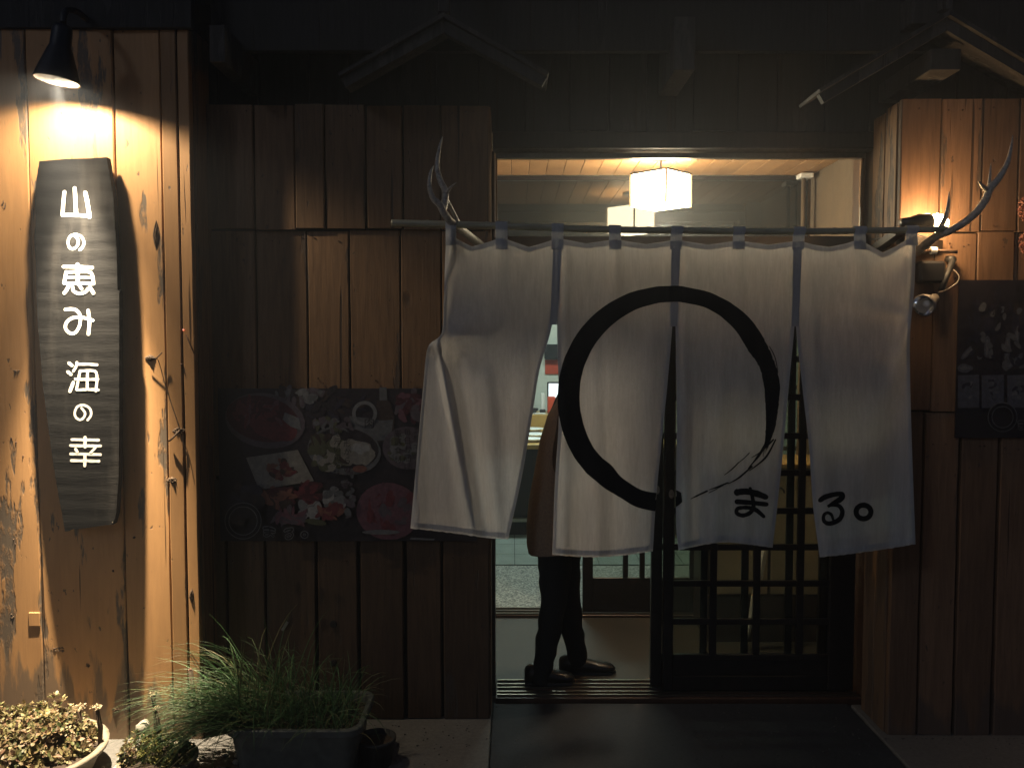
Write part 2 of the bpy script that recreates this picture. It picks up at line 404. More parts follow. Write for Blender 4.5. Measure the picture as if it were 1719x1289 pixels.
M['grass'] = leaf_mat('chive_leaf', [(.03, .09, .03), (.06, .17, .05), (.10, .22, .08), (.045, .12, .045), (.05, .14, .04), (.20, .18, .08), (.035, .10, .035)])
M['sedum'] = leaf_mat('stonecrop_leaf', [(.12, .13, .04), (.30, .25, .10), (.28, .16, .10), (.07, .12, .035), (.18, .09, .06), (.38, .34, .17), (.09, .05, .035)])
M['moss'] = leaf_mat('moss_leaf', [(.16, .15, .03), (.26, .23, .06), (.10, .13, .03)])
M['stem'] = simple('brown_stem', (.06, .035, .02), .8, noise=.3)
M['flower_head'] = leaf_mat('dry_flower_head', [(.45, .36, .22), (.55, .45, .30), (.35, .25, .16)])
M['pink'] = leaf_mat('dried_pink_flower', [(.50, .22, .17), (.42, .17, .14), (.58, .32, .25)])

# ------------------------------------------------------------------ depths of the place (metres from the camera)
D_LEFT, D_REC, D_RIGHT, D_DOOR, D_INNER, D_BACK = 3.38, 3.56, 3.41, 3.80, 4.95, 9.2

# ------------------------------------------------------------------ ground
def sheet(name, x0, x1, y0, y1, z, mat, label=None):
    o = mk(name, [(x0, y0, z), (x1, y0, z), (x1, y1, z), (x0, y1, z)], [(0, 1, 2, 3)], mat)
    return tag(o, label, None, None, 'structure')
sheet('ground', -9, 9, -8, 10, -.07, M['asphalt'], 'dark street surface in front of the restaurant')
XL, XR = PX(826, 1000, D_REC), PX(1475, 1250, 3.41)
def slab(name, x0, x1, y0, y1, z0, z1, mat, label):
    return tag(MB().box(x0, x1, y0, y1, z0, z1, bev=.004).build(name, mat), label, None, None, 'structure')
slab('pavement', -6, XL - .004, 1.2, D_REC + .3, -.068, 0, M['concrete'], 'worn concrete kerb slab below the left timber walls')
slab('pavement', XR + .004, 6, 1.2, D_RIGHT + .3, -.068, .0, M['concrete'], 'pale concrete kerb slab below the right timber wall')
slab('path', XL, XR, 1.2, 3.735, -.068, -.006, M['paving'], 'dark paving in front of the doorway')

# ------------------------------------------------------------------ timber walls
def plank(parent, x0b, x0t, x1b, x1t, z0, z1, yf, th, mat, gap=.004, name='plank'):
    """front at yf, slightly uneven edges; x given at bottom and top"""
    n = max(3, int((z1 - z0) / .12)); v = []; f = []
    sd = random.random() * 100; bev = .004; yo = yf + random.uniform(-.004, .004)
    e0 = random.uniform(-.004, .006); e1 = random.uniform(-.006, .004)
    tl = random.uniform(-.0025, .0025)
    for i in range(n + 1):
        t = i / n; z = lerp(z0 + e0, z1 + e1, t)
        a = lerp(x0b, x0t, t) + gap + .0028 * noise.noise((z * 5, sd, 0)); b = lerp(x1b, x1t, t) - gap + .0028 * noise.noise((z * 5, sd + 9, 0))
        yy = yo + .003 * noise.noise((z * 1.3, sd, 4))
        v += [(a, yf + th, z), (a, yy + bev - tl, z), (a + bev, yy - tl, z), (b - bev, yy + tl, z), (b, yy + bev + tl, z), (b, yf + th, z)]
    for i in range(n):
        for j in range(5):
            f.append((i * 6 + j, i * 6 + j + 1, (i + 1) * 6 + j + 1, (i + 1) * 6 + j))
    f.append((5, 4, 3, 2, 1, 0)); k = n * 6; f.append(tuple(k + j for j in range(6)))
    return mk(name, v, f, mat, parent)
def planks(parent, seams, y_ref, z0, z1, yf, th, mat, gap=.004, lean=0.0):
    xs = [PX(s, y_ref, yf) for s in seams]
    for a, b in zip(xs, xs[1:]):
        plank(parent, a - lean, a + lean, b - lean, b + lean, z0, z1, yf, th, mat, gap=gap * random.uniform(.6, 1.5))

# left wall in the lamplight
wl = empty('timber_wall', (PX(160, 645, D_LEFT), D_LEFT, 0), 'tall lamplit orange timber wall behind the hanging name board', 'wall')
ztop = PZ(42, D_LEFT)
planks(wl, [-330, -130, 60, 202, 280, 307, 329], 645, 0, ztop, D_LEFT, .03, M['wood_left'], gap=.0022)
xe = PX(329, 645, D_LEFT)
MB().box(-3.2, xe - .03, D_LEFT + .034, D_LEFT + .06, 0, ztop - .01).build('backing_board', M['backing'], wl)
# side return of the left wall
o = MB().box(xe - .025, xe + .004, D_LEFT + .034, D_REC + .02, 0, ztop - .004, bev=.003).build('return_board', M['wood'], wl)
def mark(parent, pts, mat, y, name='patch', z=None):
    return mk(name, [P(x, yy, y) for x, yy in pts], [tuple(range(len(pts)))], mat, parent)
# let-in repair patch and nails
c0 = P(60, 1038, D_LEFT)
MB().box(c0.x - .024, c0.x + .022, D_LEFT - .010, D_LEFT + .02, c0.z - .028, c0.z + .028, bev=.002).build('repair_patch', M['wood_left'], wl)
for (nx, ny) in [(305, 612), (318, 1123), (24, 905), (27, 912), (20, 735), (28, 742), (225, 902), (190, 958), (40, 765), (68, 540)]:
    q = P(nx, ny, D_LEFT); MB().lathe([(0, .0), (.005, .001), (.005, .006), (.001, .012)], (q.x, q.y + .004, q.z), 8, axis=(0, -1, 0)).build('nail_head', M['rust'], wl)

M['torn'] = simple('torn_wood', (.24, .15, .085), .9, noise=.5, nscale=70, bmp=.8, tint=(.07, .045, .03))
def torn(cx, cy, w, h_, sd):
    v = []; f = []; nx, ny = 16, 7
    for j in range(ny + 1):
        for i in range(nx + 1):
            a, b = 2 * i / nx - 1, 2 * j / ny - 1; q = P(cx + w * a * (1 - .35 * abs(b)) + 3 * noise.noise((i, j, sd)), cy + h_ * b * (1 - .5 * abs(a)) + 2 * noise.noise((i, j, sd + 5)), D_LEFT)
            d = (1 - a * a) * (1 - b * b); v.append(q + Vector((0, .001 - .007 * d * (.4 + abs(noise.noise((i * .45, j * 1.3, sd + 9))) * 2), 0)))
    for j in range(ny):
        for i in range(nx): k = j * (nx + 1) + i; f.append((k, k + 1, k + nx + 2, k + nx + 1))
    mk('torn_patch', v, f, M['torn'], wl)
for q in [(100, 1090, 28, 9, 1), (28, 621, 17, 9, 2), (22, 1033, 11, 8, 3), (148, 1116, 6, 8, 5), (195, 1190, 9, 6, 6), (252, 601, 10, 6, 7), (299, 722, 13, 7, 8), (290, 806, 11, 8, 9), (322, 1000, 5, 14, 10), (8, 345, 10, 12, 11), (262, 395, 6, 26, 12)]: torn(*q)

# recessed wall between the left wall and the door
wr = empty('timber_wall', (PX(580, 645, D_REC), D_REC, 0), 'dark recessed timber wall between the lamplit wall and the doorway', 'wall')
zt, zm = PZ(178, D_REC), PZ(385, D_REC); XJ = PX(823, 645, D_REC)
zl = PZ(800, D_REC)
planks(wr, [300, 352, 432, 500, 549, 618, 679, 742, 823], 645, zm, zt, D_REC - .018, .03, M['wood'], gap=.0026)
planks(wr, [300, 345, 432, 518, 588, 673, 742, 823], 645, zl, zm - .004, D_REC, .03, M['wood'], gap=.003)
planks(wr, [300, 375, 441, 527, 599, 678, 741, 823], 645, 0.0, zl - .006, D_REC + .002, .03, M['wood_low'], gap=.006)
MB().box(PX(300, 645, D_REC), XJ - .03, D_REC + .034, D_REC + .06, 0, zt - .01).build('backing_board', M['backing'], wr)
plank(wr, XJ - .026, XJ - .026, XJ + .001, XJ + .001, 0, zt, D_REC + .033, D_DOOR - D_REC - .03, M['wood'], gap=.0, name='return_board')
for (nx, ny, r) in [(560, 1047, .016), (560, 1112, .015)]:
    q = P(nx, ny, D_REC); MB().lathe([(r, .0), (r * .8, .002), (0, .0025)], (q.x, D_REC - .004, q.z), 14, axis=(0, -1, 0)).build('knot_hole', M['backing'], wr)
q = P(479, 1049, D_REC)
MB().bar((q.x - .01, q.y - .012, q.z - .018), (q.x + .012, q.y - .012, q.z + .018), .012, .006, up=(0, 1, 0)).build('latch_plate', M['greymetal'], wr)
for k in range(46):
    xx = random.uniform(352, 800); yy = random.choice([random.uniform(395, 408), random.uniform(625, 645), random.uniform(186, 196), random.uniform(368, 378), random.uniform(930, 945)])
    q = P(xx, yy, D_REC - (.018 if yy < 385 else 0)); MB().lathe([(.0035, .0), (.003, .0035), (0, .004)], (q.x, q.y - .002, q.z), 6, axis=(0, -1, 0)).build('nail_head', M['rust'], wr)

# right wall
wR = empty('timber_wall', (PX(1620, 645, D_RIGHT), D_RIGHT, 0), 'brown timber wall right of the doorway, behind the small spotlights', 'wall')
xc = PX(1513, 170, D_RIGHT)
ztr, zmr, zlr = PZ(167, D_RIGHT), PZ(389, D_RIGHT), PZ(690, D_RIGHT)
def planksR(xs, z0, z1, yo=0, lean=0.0, gap=.003):
    for a, b in zip(xs, xs[1:]):
        plank(wR, a, a + lean, b, b + lean, z0, z1, D_RIGHT + yo, .03, M['wood_right'], gap=gap * random.uniform(.6, 1.5))
uc = lambda x: PX(x, 280, D_RIGHT)
planksR([xc, uc(1579), uc(1648), uc(1709), uc(1775), uc(1850), uc(1930), uc(2010)], zmr, ztr, -.006)
lc = lambda x: PX(x, 430, D_RIGHT)
planksR([xc, lc(1569), lc(1640), lc(1703), lc(1770), lc(1850), lc(1930), lc(2010)], zlr, zmr - .004)
bc = lambda x: PX(x, 1000, D_RIGHT)
planksR([xc + .002, bc(1546), bc(1606), bc(1672), bc(1732), bc(1800), bc(1880), bc(1960)], 0, zlr - .004, .002, 0, gap=.0045)
MB().box(xc + .03, 3.0, D_RIGHT + .034, D_RIGHT + .06, 0, ztr - .01).build('backing_board', M['backing'], wR)
# return towards the door: two boards side by side in depth
ym = lerp(D_RIGHT, D_DOOR, .36)
for k, (a, b) in enumerate([(D_RIGHT + .034, ym - .003), (ym + .003, 3.665)]):
    MB().box(xc, xc + .028, a, b, 0, ztr - .003 - .012 * k, bev=.003).build('return_board', M['wood_return'], wR)
for k in range(26):
    xx = random.uniform(1525, 1715); yy = random.choice([random.uniform(405, 415), random.uniform(375, 382), random.uniform(176, 186), random.uniform(745, 755)])
    q = P(xx, yy, D_RIGHT - (.006 if yy < 389 else 0)); MB().lathe([(.0035, .0), (.003, .0035), (0, .004)], (q.x, q.y - .002, q.z), 6, axis=(0, -1, 0)).build('nail_head', M['rust'], wR)

# ------------------------------------------------------------------ upper facade, fascia, gable frames
up = empty('upper_facade', (0, D_DOOR, 2.4), 'unlit dark board facade above the doorway', 'facade')
zlin = PZ(253, D_DOOR)
MB().box(-3.3, 3.2, D_DOOR + .0, D_DOOR + .015, zlin + .08, 4.2).build('backing_board', M['backing'], up)
x = -3.3
while x < 2.9:
    w = random.uniform(.16, .22)
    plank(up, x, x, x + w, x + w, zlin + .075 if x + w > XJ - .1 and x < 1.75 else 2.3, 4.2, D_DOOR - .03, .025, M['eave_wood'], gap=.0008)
    x += w
MB().box(XJ + .005, 1.66, D_DOOR - .05, D_DOOR + .06, zlin, zlin + .07, bev=.004).build('lintel', M['dark_wood'], up)
fb = PZ(86, 3.50)
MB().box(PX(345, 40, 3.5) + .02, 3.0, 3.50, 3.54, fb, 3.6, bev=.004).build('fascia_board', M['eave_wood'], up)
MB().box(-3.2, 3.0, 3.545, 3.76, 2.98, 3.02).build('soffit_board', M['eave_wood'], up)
for (a, b, c, d, yf) in [(352, 377, 42, 105, 3.30), (1132, 1168, 28, 118, 3.40), (1562, 1614, 82, 118, 3.30), (1530, 1578, -10, 40, 3.40)]:
    p0, p1 = P(a, d, yf), P(b, c, yf)
    MB().box(p0.x, p1.x, yf, 3.765, p0.z, p1.z, bev=.003).build('beam_end', M['gable_wood'], up)
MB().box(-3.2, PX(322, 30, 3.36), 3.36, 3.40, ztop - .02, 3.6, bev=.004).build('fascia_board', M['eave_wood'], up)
def gable(ax, ay, lx, ly, rx, ry, label, Y=3.28):
    a = P(ax, ay, Y); l = P(lx, ly, Y); r = P(rx, ry, Y)
    g = empty('gable_frame', (a.x, Y, l.z), label, 'gable frame', 'plank gable frames under the eaves')
    for e, s in ((l, 1), (r, -1)):
        d = (a - e).normalized(); nrm = Vector((-d.z, 0, d.x)) * (1 if s == 1 else -1)
        w = .042
        v = []
        for yy in (Y, Y + .03):
            v += [Vector((e.x, yy, e.z)), Vector((a.x - s * .002, yy, a.z)), Vector((a.x - s * .002, yy, a.z - w * 1.15)), Vector((e.x, yy, e.z)) - nrm * w * .9]
        mk('barge_board', v, [(0, 1, 2, 3), (7, 6, 5, 4), (0, 4, 5, 1), (1, 5, 6, 2), (2, 6, 7, 3), (3, 7, 4, 0)], M['gable_wood'], g)
        # roof board lying on the barge board, running back to the facade
        v = []
        for yy in (Y - .02, 3.49):
            v += [Vector((e.x, yy, e.z)) + nrm * .003, Vector((a.x, yy, a.z)) + nrm * .003, Vector((a.x, yy, a.z + .022)), Vector((e.x, yy, e.z)) + nrm * .015]
        mk('roof_board', v, [(0, 1, 2, 3), (7, 6, 5, 4), (0, 4, 5, 1), (1, 5, 6, 2), (2, 6, 7, 3), (3, 7, 4, 0)], M['gable_wood'], g)
    z0 = a.z + .03
    MB().box(a.x - .022, a.x + .022, Y + .002, Y + .04, z0, z0 + .5, bev=.003).build('ridge_post', M['gable_wood'], g)
    return g
gable(745, 34, 572, 132, 918, 130, 'grey plank gable frame above the recessed wall, left of the doorway')
gable(1590, 30, 1375, 158, 1790, 150, 'grey plank gable frame above the brown wall at the upper right')

# ------------------------------------------------------------------ door frame, transom, sill
XD0, XD1 = -.088, 1.615
fr = empty('door_frame', ((XD0 + XD1) / 2, D_DOOR, 0), 'dark doorway frame with a glazed transom over the sliding doors', 'door frame')
ZH0, ZH1 = 1.95, 2.075
MB().box(XJ + .002, XD0 + .012, D_DOOR + .0, D_DOOR + .14, 0, zlin - .002, bev=.003).build('jamb', M['jamb'], fr)
XRJ = XD1 - .003
MB().box(XRJ - .038, XRJ, 3.668, D_DOOR + .18, 0, zlin - .002, bev=.003).build('jamb', M['jamb'], fr)
MB().box(XD0 + .014, XRJ - .04, D_DOOR - .01, D_DOOR + .12, ZH0, ZH1, bev=.004).build('header_beam', M['tan_wall'], fr)
tf = MB()
tf.box(XD0 + .014, XRJ - .04, D_DOOR + .03, D_DOOR + .07, zlin - .026, zlin - .003, bev=.002)
tf.build('transom_rail', M['metal'], fr)
MB().box(XD0 + .014, XD0 + .022, D_DOOR + .03, D_DOOR + .07, ZH1 + .001, zlin - .027).build('transom_stile', M['wood'], fr)
MB().box(XRJ - .053, XRJ - .042, D_DOOR + .03, D_DOOR + .07, ZH1 + .001, zlin - .027).build('transom_stile', M['wood'], fr)
MB().box(XD0 + .023, XRJ - .054, D_DOOR + .048, D_DOOR + .052, ZH1 + .002, zlin - .028).build('transom_pane', M['transom_glass'], fr)
sill = MB().box(XD0 + .014, XRJ - .04, 3.745, 3.965, -.02, .012, bev=.003).build('sill', M['jamb'], fr)
for yy in (3.765, 3.80, 3.845, 3.885, 3.93):
    MB().box(XD0 + .02, XRJ - .045, yy, yy + .008, .013, .021).build('sill_track', M['metal'], sill)

def lattice_door(name, label, x0, x1, Y, bars_x, stile0, stile1, group=None, z_top=ZH0 - .003):
    g = empty(name, ((x0 + x1) / 2, Y, .022), label, 'sliding door', group)
    th = .032; zb = .024; zp = PZ(1099, Y)
    MB().box(x0, x0 + stile0, Y, Y + th, zb, z_top, bev=.003).build('stile', M['door'], g)
    MB().box(x1 - stile1, x1, Y, Y + th, zb, z_top, bev=.003).build('stile', M['door'], g)
    a, b = x0 + stile0 + .001, x1 - stile1 - .001
    MB().box(a, b, Y + .004, Y + th - .004, zb, .09, bev=.002).build('bottom_rail', M['door'], g)
    MB().box(a, b, Y + .012, Y + .02, .091, zp - .028).build('bottom_panel', M['door'], g)
    MB().box(a, b, Y + .004, Y + th - .004, zp - .027, zp, bev=.002).build('lower_rail', M['door'], g)
    MB().box(a, b, Y + .004, Y + th - .004, z_top - .06, z_top, bev=.002).build('top_rail', M['door'], g)
    for bx in bars_x:
        MB().box(bx - .016, bx + .016, Y + .003, Y + .020, zp + .001, z_top - .061, bev=.002).build('lattice_bar', M['door'], g)
    for py in [1044, 980, 919, 858, 794, 732, 667, 603, 541, 478]:
        z = PZ(py, Y); MB().box(a, b, Y + .0045, Y + .0185, z - .014, z + .014, bev=.002).build('lattice_rail', M['door'], g)
    MB().box(a, b, Y + .021, Y + .025, zp + .001, z_top - .061).build('glass_pane', M['glass'], g)
    return g, a, b
YF, YB = 3.80, 3.862
xs0, xs1 = PX(1097, 1000, YF), PX(1437, 1000, YF) - .002
fd, a, b = lattice_door('sliding_door', 'closed front lattice door of dark wood right of the entrance gap', PX(1114, 1000, YF), xs1 - .002, YF,
                  [PX(x, 1000, YF) for x in (1198, 1271, 1344)], .065 - .02, .115)
rd, _, _ = lattice_door('sliding_door', 'rear lattice door slid open behind the front one, its stile beside the gap', xs0, xs1 - .09, YB,
                  [PX(x, 1000, YB) for x in (1182, 1251, 1325)], .05, .05)
for (px, py, par, Y) in [(1103, 822, rd, YB), (1127, 829, fd, YF)]:
    q = P(px, py, Y)
    MB().lathe([(.009, 0), (.012, .001), (.012, .004), (.007, .004), (.005, .001), (0, .001)], (q.x, Y - .0005, q.z), 14, axis=(0, -1, 0), sy=1.7).build('finger_pull', M['greymetal'], par)

# ------------------------------------------------------------------ vestibule
CZ = 2.56; XV0, XV1 = XJ - .02, 1.72
sheet('floor', XV0, XV1 + .01, 3.966, D_INNER, -.004, M['vest_floor'], 'brown concrete floor of the vestibule')
ceil = tag(MB().box(XV0 - .3, XV1, D_DOOR + .15, D_INNER + .05, CZ + .014, CZ + .03).build('ceiling', M['backing']), 'board ceiling of the vestibule lit by the paper lantern', None, None, 'structure')
x = XV0 - .28
while x < XV1:
    w = .097
    plank2 = MB().box(x + .0015, min(x + w - .0015, XV1 - .001), D_DOOR + .15, D_INNER - .002, CZ, CZ + .012, bev=.0015).build('ceiling_board', M['ceiling_wood'], ceil); x += w
vw = tag(MB().box(XV0 - .33, XV0 - .30, D_DOOR + .145, D_INNER + .04, ZH0 - 2, CZ).build('wall_left', M['tan_wall']), 'left side wall of the vestibule', None, None, 'structure')
vw = tag(MB().box(XV1, XV1 + .03, D_DOOR + .19, D_INNER + .04, -.004, CZ).build('wall_right', M['tan_wall']), 'tan side wall of the vestibule seen through the transom', None, None, 'structure')
tag(MB().box(XJ - .3, XJ + .0, D_DOOR + .145, D_DOOR + .17, -.004, CZ).build('wall_front', M['tan_wall']), 'inner face of the front wall', None, None, 'structure')
tag(MB().box(XRJ + .001, XV1, D_DOOR + .185, D_DOOR + .21, -.004, CZ).build('wall_front', M['tan_wall']), 'inner face of the front wall right of the doors', None, None, 'structure')

ip = empty('inner_partition', (.6, D_INNER, 0), 'smoky glazed partition at the back of the vestibule', 'partition')
MB().box(XV0 - .3, XV1 - .001, D_INNER, D_INNER + .05, 1.93, 2.02, bev=.004).build('header_beam', M['door'], ip)
MB().box(XV0 - .3, XV1 - .001, D_INNER + .02, D_INNER + .028, 2.021, CZ - .03).build('transom_pane', M['dark_glass'], ip)
MB().box(XV0 - .3, XV1 - .001, D_INNER, D_INNER + .05, CZ - .028, CZ - .004, bev=.002).build('top_rail', M['door'], ip)
isill = MB().box(XV0 - .3, XV1 - .001, D_INNER - .05, D_INNER + .10, -.004, .012, bev=.002).build('sill', M['jamb'], ip)
for yy in (D_INNER - .04, D_INNER + .01, D_INNER + .06):
    MB().box(XV0 - .29, XV1 - .01, yy, yy + .008, .013, .021).build('sill_track', M['metal'], isill)

def inner_door(label, px0, px1, Y, mids, group=None):
    x0, x1 = PX(px0, 1000, Y), PX(px1, 1000, Y)
    g = empty('inner_sliding_door', ((x0 + x1) / 2, Y, .022), label, 'sliding door', group)
    zt_ = 1.928; zp = PZ(970, Y)
    MB().box(x0, x0 + .06, Y, Y + .03, .023, zt_, bev=.003).build('stile', M['door'], g)
    MB().box(x1 - .06, x1, Y, Y + .03, .023, zt_, bev=.003).build('stile', M['door'], g)
    MB().box(x0 + .061, x1 - .061, Y + .005, Y + .025, .023, zp, bev=.002).build('bottom_panel', M['door'], g)
    MB().box(x0 + .061, x1 - .061, Y + .002, Y + .028, zt_ - .08, zt_, bev=.002).build('top_rail', M['door'], g)
    for m_ in mids:
        xx = PX(m_, 1000, Y); MB().box(xx - .015, xx + .015, Y + .003, Y + .027, zp + .001, zt_ - .081, bev=.002).build('lattice_bar', M['door'], g)
    for z in (.62, .98, 1.34, 1.66):
        MB().box(x0 + .061, x1 - .061, Y + .004, Y + .026, z - .012, z + .012).build('lattice_rail', M['door'], g)
    MB().box(x0 + .061, x1 - .061, Y + .013, Y + .017, zp + .001, zt_ - .081).build('glass_pane', M['glass'], g)
inner_door('inner lattice door beside the open way into the room, behind the walking person', 978, 1175, D_INNER - .035, [1050, 1078, 1128], 'inner sliding doors')
inner_door('inner lattice door at the right end of the partition', 1160, 1352, D_INNER + .02, [1218, 1285], 'inner sliding doors')

# hanging lantern (turned 45 degrees)
LC = P(1109, 318, 4.42); LC.y = 4.42
lan = empty('ceiling_lantern', (LC.x, LC.y, CZ), 'lit square paper lantern hanging from the board ceiling', 'lantern')
M['lantern_frame'] = simple('pale_lantern_frame', (.7, .55, .35), .6)
M['lantern_paper'] = emit('lit_lantern_paper', (1.0, .80, .50), 30.0)
h = .112; zt0, zb0 = LC.z + .074, LC.z - .088
cs = [(0, -1.38 * h), (1.38 * h, 0), (0, 1.38 * h), (-1.38 * h, 0)]
for k in range(4):
    (ax_, ay_), (bx_, by_) = cs[k], cs[(k + 1) % 4]
    ax_, ay_, bx_, by_ = [q + s for q, s in zip((ax_, ay_, bx_, by_), (LC.x, LC.y, LC.x, LC.y))]
    d = Vector((bx_ - ax_, by_ - ay_, 0)).normalized() * .006
    mk('paper_panel', [(ax_ + d.x, ay_ + d.y, zb0), (bx_ - d.x, by_ - d.y, zb0), (bx_ - d.x, by_ - d.y, zt0), (ax_ + d.x, ay_ + d.y, zt0)], [(0, 1, 2, 3)], M['lantern_paper'], lan)
    MB().box(ax_ - .005, ax_ + .005, ay_ - .005, ay_ + .005, zb0 - .004, zt0 + .004).build('corner_post', M['lantern_frame'], lan)
    MB().bar((ax_, ay_, zt0 + .003), (bx_, by_, zt0 + .003), .010, .008).build('top_rail', M['gable_wood'], lan)
mk('paper_panel', [(LC.x + cx_ * .96, LC.y + cy_ * .96, zb0 + .004) for cx_, cy_ in cs], [(0, 1, 2, 3)], M['lantern_paper'], lan)
MB().lathe([(.0, 0), (.055, 0), (.05, .018), (0, .018)], (LC.x, LC.y, CZ - .019), 20).build('canopy', M['black'], lan)
MB().tube([(LC.x, LC.y, CZ - .02), (LC.x, LC.y, zt0 - .02)], .006).build('hanging_rod', M['black'], lan)
MB().bar((LC.x - .14, LC.y, zt0 + .012), (LC.x + .14, LC.y, zt0 + .012), .02, .006).build('cross_bar', M['black'], lan)
ll = bpy.data.lights.new('lantern_light', 'POINT'); ll.energy = 34; ll.color = (1, .82, .58); ll.shadow_soft_size = .07
lo = bpy.data.objects.new('lantern_light', ll); COL.objects.link(lo); lo.parent = lan; lo.location = (0, 0, zb0 - .09 - CZ)
ll = bpy.data.lights.new('lantern_uplight', 'POINT'); ll.energy = 60; ll.color = (1, .72, .40); ll.shadow_soft_size = .05
lo = bpy.data.objects.new('lantern_uplight', ll); COL.objects.link(lo); lo.parent = lan; lo.location = (0, 0, zt0 - .05 - CZ)

q = P(1349, 300, 4.84)
pc = empty('corner_conduit', (q.x, 4.84, 0), 'slim brown conduit post with a white junction box below the ceiling corner', 'conduit')
MB().tube([(q.x, 4.84, 0), (q.x, 4.84, q.z)], .012, 10).build('pipe', M['tan_wall'], pc, True)
MB().tube([(q.x + .04, 4.86, 0), (q.x + .04, 4.86, q.z)], .008, 8).build('pipe', M['tan_wall'], pc, True)
MB().box(q.x - .03, q.x + .045, 4.80, 4.88, q.z, q.z + .026, bev=.004).build('small_box', M['white'], pc)

# shoe cabinet and umbrella seen through the lattice
cab = empty('shoe_cabinet', (1.42, 4.70, -.004), 'low brown shoe cabinet with beige doors behind the lattice door', 'cabinet')
MB().box(1.05, 1.70, 4.50, 4.86, -.003, .25, bev=.004).build('cabinet_base', M['jamb'], cab)
for k in range(2):
    x0 = 1.055 + k * .325; MB().box(x0 + .004, x0 + .312, 4.495, 4.515, .258, .93, bev=.004).build('cabinet_door', M['beige'], cab)
MB().box(1.05, 1.70, 4.517, 4.86, .252, .935).build('cabinet_body', M['jamb'], cab)
MB().box(1.04, 1.71, 4.485, 4.87, .937, .96, bev=.003).build('cabinet_top', M['table'], cab)
um = empty('umbrella', (1.30, 4.35, -.004), 'furled white umbrella leaning behind the lattice door', 'umbrella')
a = Vector((1.22, 4.38, .0)); b = Vector((1.40, 4.475, .85))
MB().tube([a, lerp(a, b, .06), lerp(a, b, .1), lerp(a, b, .3), lerp(a, b, .7), lerp(a, b, .76)], [.003, .004, .010, .020, .022, .008], 8).build('canopy', M['white'], um)
hk = [lerp(a, b, .76), lerp(a, b, .95)] + [lerp(a, b, .95) + Vector((.025 * (1 - cos(t)), 0, .03 * sin(t))) for t in (.6, 1.2, 1.9, 2.6, 3.1)]
MB().tube(hk, .005, 6).build('handle', M['black'], um)

# ------------------------------------------------------------------ inner dining room
sheet('floor', -3, 4, D_INNER + .1, 6.05, -.004, M['terrazzo'], 'speckled terrazzo floor just inside the inner door')
tf_ = sheet('floor', -3, 4, 6.051, D_BACK, -.004, M['grout'], 'grey green tiled floor of the dining room')
for i in range(10):
    for j in range(6):
        x0 = -1.2 + i * .305; y0 = 6.053 + j * .305
        MB().box(x0 + .003, x0 + .302, y0 + .003, y0 + .302, -.003, .003).build('floor_tile', M['tile'], tf_)
tag(mk('wall_back', [(-3, D_BACK, -.01), (4, D_BACK, -.01), (4, D_BACK, 2.9), (-3, D_BACK, 2.9)], [(0, 1, 2, 3)], M['interior_wall']), 'pale plaster back wall of the dining room', None, None, 'structure')
tag(mk('wall_side', [(-3, D_INNER + .12, -.01), (-3, D_BACK, -.01), (-3, D_BACK, 2.9), (-3, D_INNER + .12, 2.9)], [(0, 1, 2, 3)], M['interior_wall']), 'left wall of the dining room', None, None, 'structure')
tag(mk('wall_side', [(4, D_INNER + .12, -.01), (4, D_BACK, -.01), (4, D_BACK, 2.9), (4, D_INNER + .12, 2.9)], [(0, 1, 2, 3)], M['interior_wall']), 'right wall of the dining room', None, None, 'structure')
tag(MB().box(-3.05, 4.05, D_INNER + .1, D_BACK + .05, 2.9, 2.95).build('ceiling', M['interior_wall']), 'ceiling of the dining room', None, None, 'structure')
tag(MB().box(-3.05, XV0 - .34, D_INNER + .06, D_INNER + .1, -.01, 2.9).build('wall_front', M['interior_wall']), 'partition wall left of the inner door', None, None, 'structure')
tag(MB().box(XV1 + .04, 4.05, D_INNER + .06, D_INNER + .1, -.01, 2.9).build('wall_front', M['interior_wall']), 'partition wall right of the inner door', None, None, 'structure')
tag(MB().box(XV0 - .34, XV1 + .04, D_INNER + .06, D_INNER + .1, CZ, 2.9).build('wall_front', M['interior_wall']), 'partition wall above the inner door', None, None, 'structure')
fl = empty('fluorescent_lamp', (.3, 7.2, 2.89), 'white fluorescent ceiling lamp in the dining room', 'ceiling lamp')
MB().box(-.3, .9, 7.12, 7.28, 2.85, 2.895, bev=.006).build('housing', M['white'], fl)
M['tube'] = emit('fluorescent_tube', (.82, 1, .90), 9)
for yy in (7.16, 7.24): MB().tube([(-.27, yy, 2.83), (.87, yy, 2.83)], .014, 8).build('tube', M['tube'], fl)
al = bpy.data.lights.new('fluorescent_light', 'AREA'); al.shape = 'RECTANGLE'; al.size = 1.2; al.size_y = .2; al.energy = 50; al.color = (.80, 1, .90)
ao = bpy.data.objects.new('fluorescent_light', al); COL.objects.link(ao); ao.parent = fl; ao.location = (0, 0, -.09)

